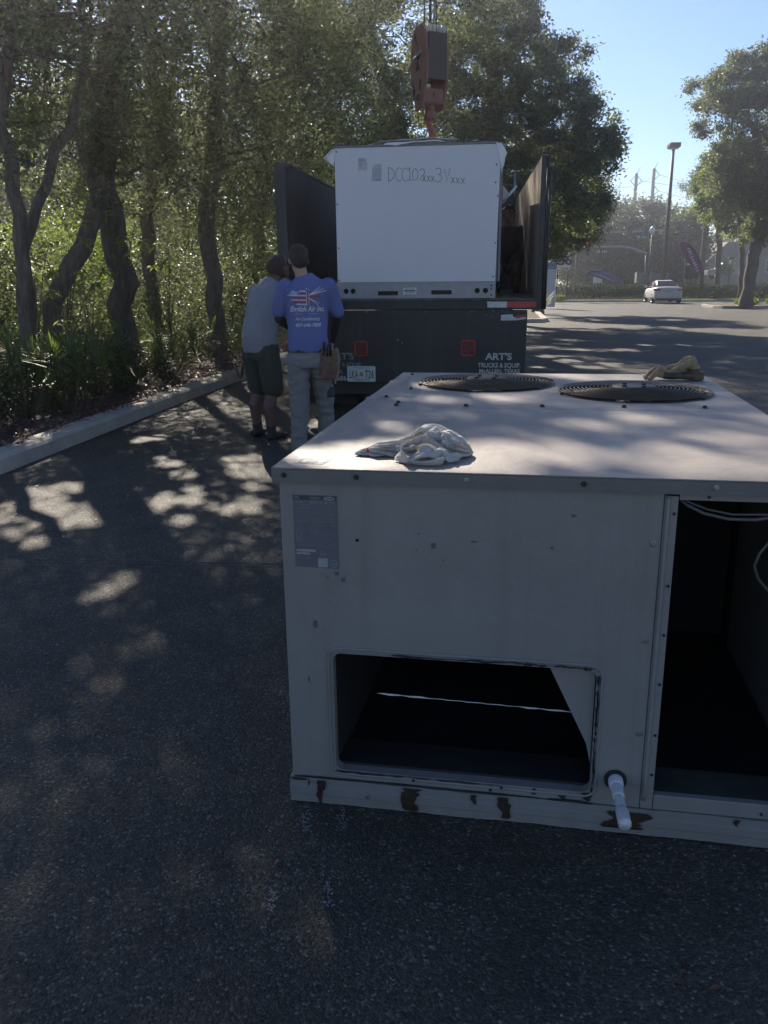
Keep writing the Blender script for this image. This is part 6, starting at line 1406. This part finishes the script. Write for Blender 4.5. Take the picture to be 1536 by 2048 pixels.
bush_cloud('undergrowth', near_kerb(46, -2.6, -1.0, -1.0, 13, .35, .62, hz=.85), 44000, .06, leaf_dark, 51, 'low dark shrubs in shade just behind the left kerb')
bush_cloud('undergrowth', near_kerb(80, -8.5, -2.6, .5, 20, .5, 1.0, .2, 1.2), 60000, .085, leaf_oak, 52, 'tall mixed undergrowth between the trunks of the left wood')
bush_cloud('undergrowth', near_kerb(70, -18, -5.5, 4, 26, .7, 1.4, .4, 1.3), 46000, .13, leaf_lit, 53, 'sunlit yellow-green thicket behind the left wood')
bush_cloud('undergrowth', near_kerb(60, -6, -1.2, 13, 36, .7, 1.4, .3, 1.2), 40000, .11, leaf_dark, 54, 'dark undergrowth along the kerb behind the truck')
bush_cloud('undergrowth', near_kerb(110, -46, -8, 24, 70, 1.8, 3.6, .6, 1.1), 60000, .28, leaf_oak, 55, 'far wooded background closing the view at the left')
bush_cloud('undergrowth', near_kerb(40, -.5, 3.2, 27, 38, .5, 1.1, .2, 1.0), 24000, .13, leaf_dark, 56, 'dark shrubs on the island under the oaks')
# broad-leaved rosettes catching the sun
mb = MB(); rng = np.random.default_rng(60)
def leafblade(mb, p, d, ln, w, droop=.3):
    d = Vector(d).normalized(); s = d.cross(Vector((0, 0, 1)))
    s = s.normalized() if s.length > .01 else Vector((1, 0, 0)); P = []
    for i in range(4):
        u = i / 3; P.append((p + d * ln * u + Vector((0, 0, -droop * ln * u * u)), w * (.25, 1, .85, .05)[i]))
    vs = [c + s * wd * sg + Vector((0, 0, .25 * wd * (sg != 0))) for c, wd in P for sg in (-1, 0, 1)]
    mb.add(vs, [(i * 3 + j, i * 3 + j + 1, (i + 1) * 3 + j + 1, (i + 1) * 3 + j) for i in range(3) for j in range(2)])
def lf_attr(o, seed=0):
    a = o.data.attributes.new('lf', 'FLOAT', 'FACE'); r = np.random.default_rng(seed); a.data.foreach_set('value', r.uniform(.2, 1, len(o.data.polygons)).astype(np.float32))
for k, (px, py_, d) in enumerate(((118, 500, 10.2), (240, 490, 12.2), (330, 530, 13), (62, 530, 10.8), (172, 570, 10.4))):
    c = at(px, py_, d); mb = MB(); g = Vector((c.x, c.y, gz(c.x, c.y)))
    e = empty('broadleaf_sapling', g, 0, None, None); mb2 = MB()
    for tw in range(7):
        q = c - g + Vector((rng.normal() * .22, rng.normal() * .2, rng.normal() * .25)); mb2.tube([(0, 0, q.z * .45), (q.x * .5, q.y * .5, q.z * .8), q], [.008, .006, .003], 4)
        for i in range(8):
            a = rng.uniform(0, 6.28); leafblade(mb, q + Vector((0, 0, rng.uniform(-.05, .05))), (math.cos(a), math.sin(a), rng.uniform(-.3, .6)), rng.uniform(.10, .19), rng.uniform(.018, .030), .45)
    o = mb.build('foliage', leafmat('leaf_broad', (0.06, 0.09, 0.02), (0.13, 0.18, 0.04), .5, (.36, .42, .06)), e, fix=False); lf_attr(o, k)
    mb2.tube([(0, 0, 0), (.02, 0, (c - g).z * .45)], [.012, .008], 5); mb2.build('stem', bark, e)
    tag(e, 'broad-leaved yellow-green sapling ' + ['in front of the leaning trunk', 'beside the thick oak trunk', 'right of the thick oak trunk', 'beside the slender trunk at the left', 'low between the leaning and the thick trunk'][k], 'sapling', 'saplings in the left wood')
# palmettos
for k, (px, d, h) in enumerate(((20, 8.6, .75), (75, 9.2, .7), (120, 9.0, .55), (-10, 10, .8), (260, 12, .7), (470, 12.5, .75), (330, 12, .6), (500, 15, .9), (170, 10, .65))):
    c = gp(px, d); e = empty('palmetto', c, 0, 'saw palmetto fan clump ' + ['at the lower left edge of the wood', 'left of the slender trunk foot', 'right of the slender trunk foot', 'half outside the left edge', 'at the foot of the thick oak', 'left of the man in grey', 'just right of the thick oak foot', 'behind the man in grey', 'between the slender trunk and the thick oak'][k], 'palmetto', 'palmettos in the left wood')
    mb = MB()
    for f in range(9):
        a = rng.uniform(0, 6.28); t = Vector((math.cos(a) * .35, math.sin(a) * .35, h * rng.uniform(.6, 1.1))); mb.tube([(0, 0, .05), t * .6 + Vector((0, 0, .08)), t], .006, 4)
        nrm = Vector((math.cos(a), math.sin(a), .4)).normalized(); s = nrm.cross(Vector((0, 0, 1))).normalized(); u = s.cross(nrm)
        for q in range(17):
            b = R(-105 + 210 * q / 16); dr = (u * math.cos(b) + s * math.sin(b)); leafblade(mb, t, dr + nrm * .2, rng.uniform(.28, .40), .010, .15)
    o = mb.build('frond', leaf_palm, e, fix=False); lf_attr(o, k)

# hedge along the street, grass tufts, island planting
B = []
for i in range(150):
    a = ISA + .8 + (46 - ISA) * i / 150; p = L(a, FARB + 3.2 + rg.uniform(-.35, .35)); 
    if abs(p.x - lp.x) < .5: continue
    B.append(((p.x, p.y, gz(p.x, p.y) + .62 + rg.uniform(-.06, .06)), (.50, .6, .66)))
hd = bush_cloud('hedge', B, 60000, .12, leaf_hedge, 70, 'long clipped green hedge along the far side of the parking lot', 'hedge', kind=None)
n = 26000; rng = np.random.default_rng(71); a = rng.uniform(ISA, 40, n); b = FARB + rng.uniform(.25, 2.8, n); P = np.array([list(L(x, y, gz(*L(x, y).xy) + .17)) for x, y in zip(a, b)])
me = leaf_mesh('grass', P, np.full(n, .12), rng, grassm, aspect=.15, upbias=-.2, droop=-.8); o = meshobj('grass', me); tag(o, 'sunlit grass in front of the far hedge', 'grass', kind='stuff')
B = []
for i in range(26):
    p = L(RA + rg.uniform(1.0, 9), RB + rg.uniform(.8, 4)); B.append(((p.x, p.y, gz(p.x, p.y) + .30), (.32, .32, .22)))
bush_cloud('ground_cover', B, 9000, .10, leaf_lit, 72, 'low leafy ground cover on the mulched island under the leaning oak', 'plants')
# spiky yucca by the pylon and little shrub
def spiky(px, d, n, ln, label, mat):
    c = gp(px, d, .10); e = empty('yucca', c, 0, label, 'yucca'); mb = MB(); r = np.random.default_rng(int(px))
    for i in range(n):
        a = r.uniform(0, 6.28); leafblade(mb, Vector((0, 0, .1 + .01 * i)), (math.cos(a), math.sin(a), r.uniform(.1, 1.4)), ln * r.uniform(.7, 1.1), .016, .12)
    o = mb.build('foliage', mat, e, fix=False); lf_attr(o, 3)
spiky(1093, 40, 46, .75, 'spiky yucca at the foot of the pylon sign', leaf_palm)
spiky(1525, 43, 50, .8, 'spiky upright plant right of the leaning oak trunk', leaf_palm)
B = [((*gp(1121, 57).xy, gp(1121, 57).z + .35), (.45, .45, .28))]
bush_cloud('shrub', B, 1500, .07, leaf_lit, 73, 'small bright green shrub right of the pylon sign', 'shrub', kind=None)

# ================================================================ HAZE: volume added to imitate lens glare
mb = MB(); mb.box(-205, 345, -45, 300, -4.2, 17)
hz = mb.build('glare_haze', []); hz['kind'] = 'stuff'; hz['label'] = 'thin added haze in the air over the whole parking lot'
m = bpy.data.materials.new('glare_haze'); m.use_nodes = True; t = m.node_tree; t.nodes.clear()
pv = t.nodes.new('ShaderNodeVolumePrincipled'); pv.inputs['Color'].default_value = (0.93, 0.94, 1.0, 1); pv.inputs['Density'].default_value = 0.0022; pv.inputs['Anisotropy'].default_value = 0.86
ou = t.nodes.new('ShaderNodeOutputMaterial'); t.links.new(pv.outputs[0], ou.inputs['Volume']); hz.data.materials.append(m)
S.cycles.volume_bounces = 0
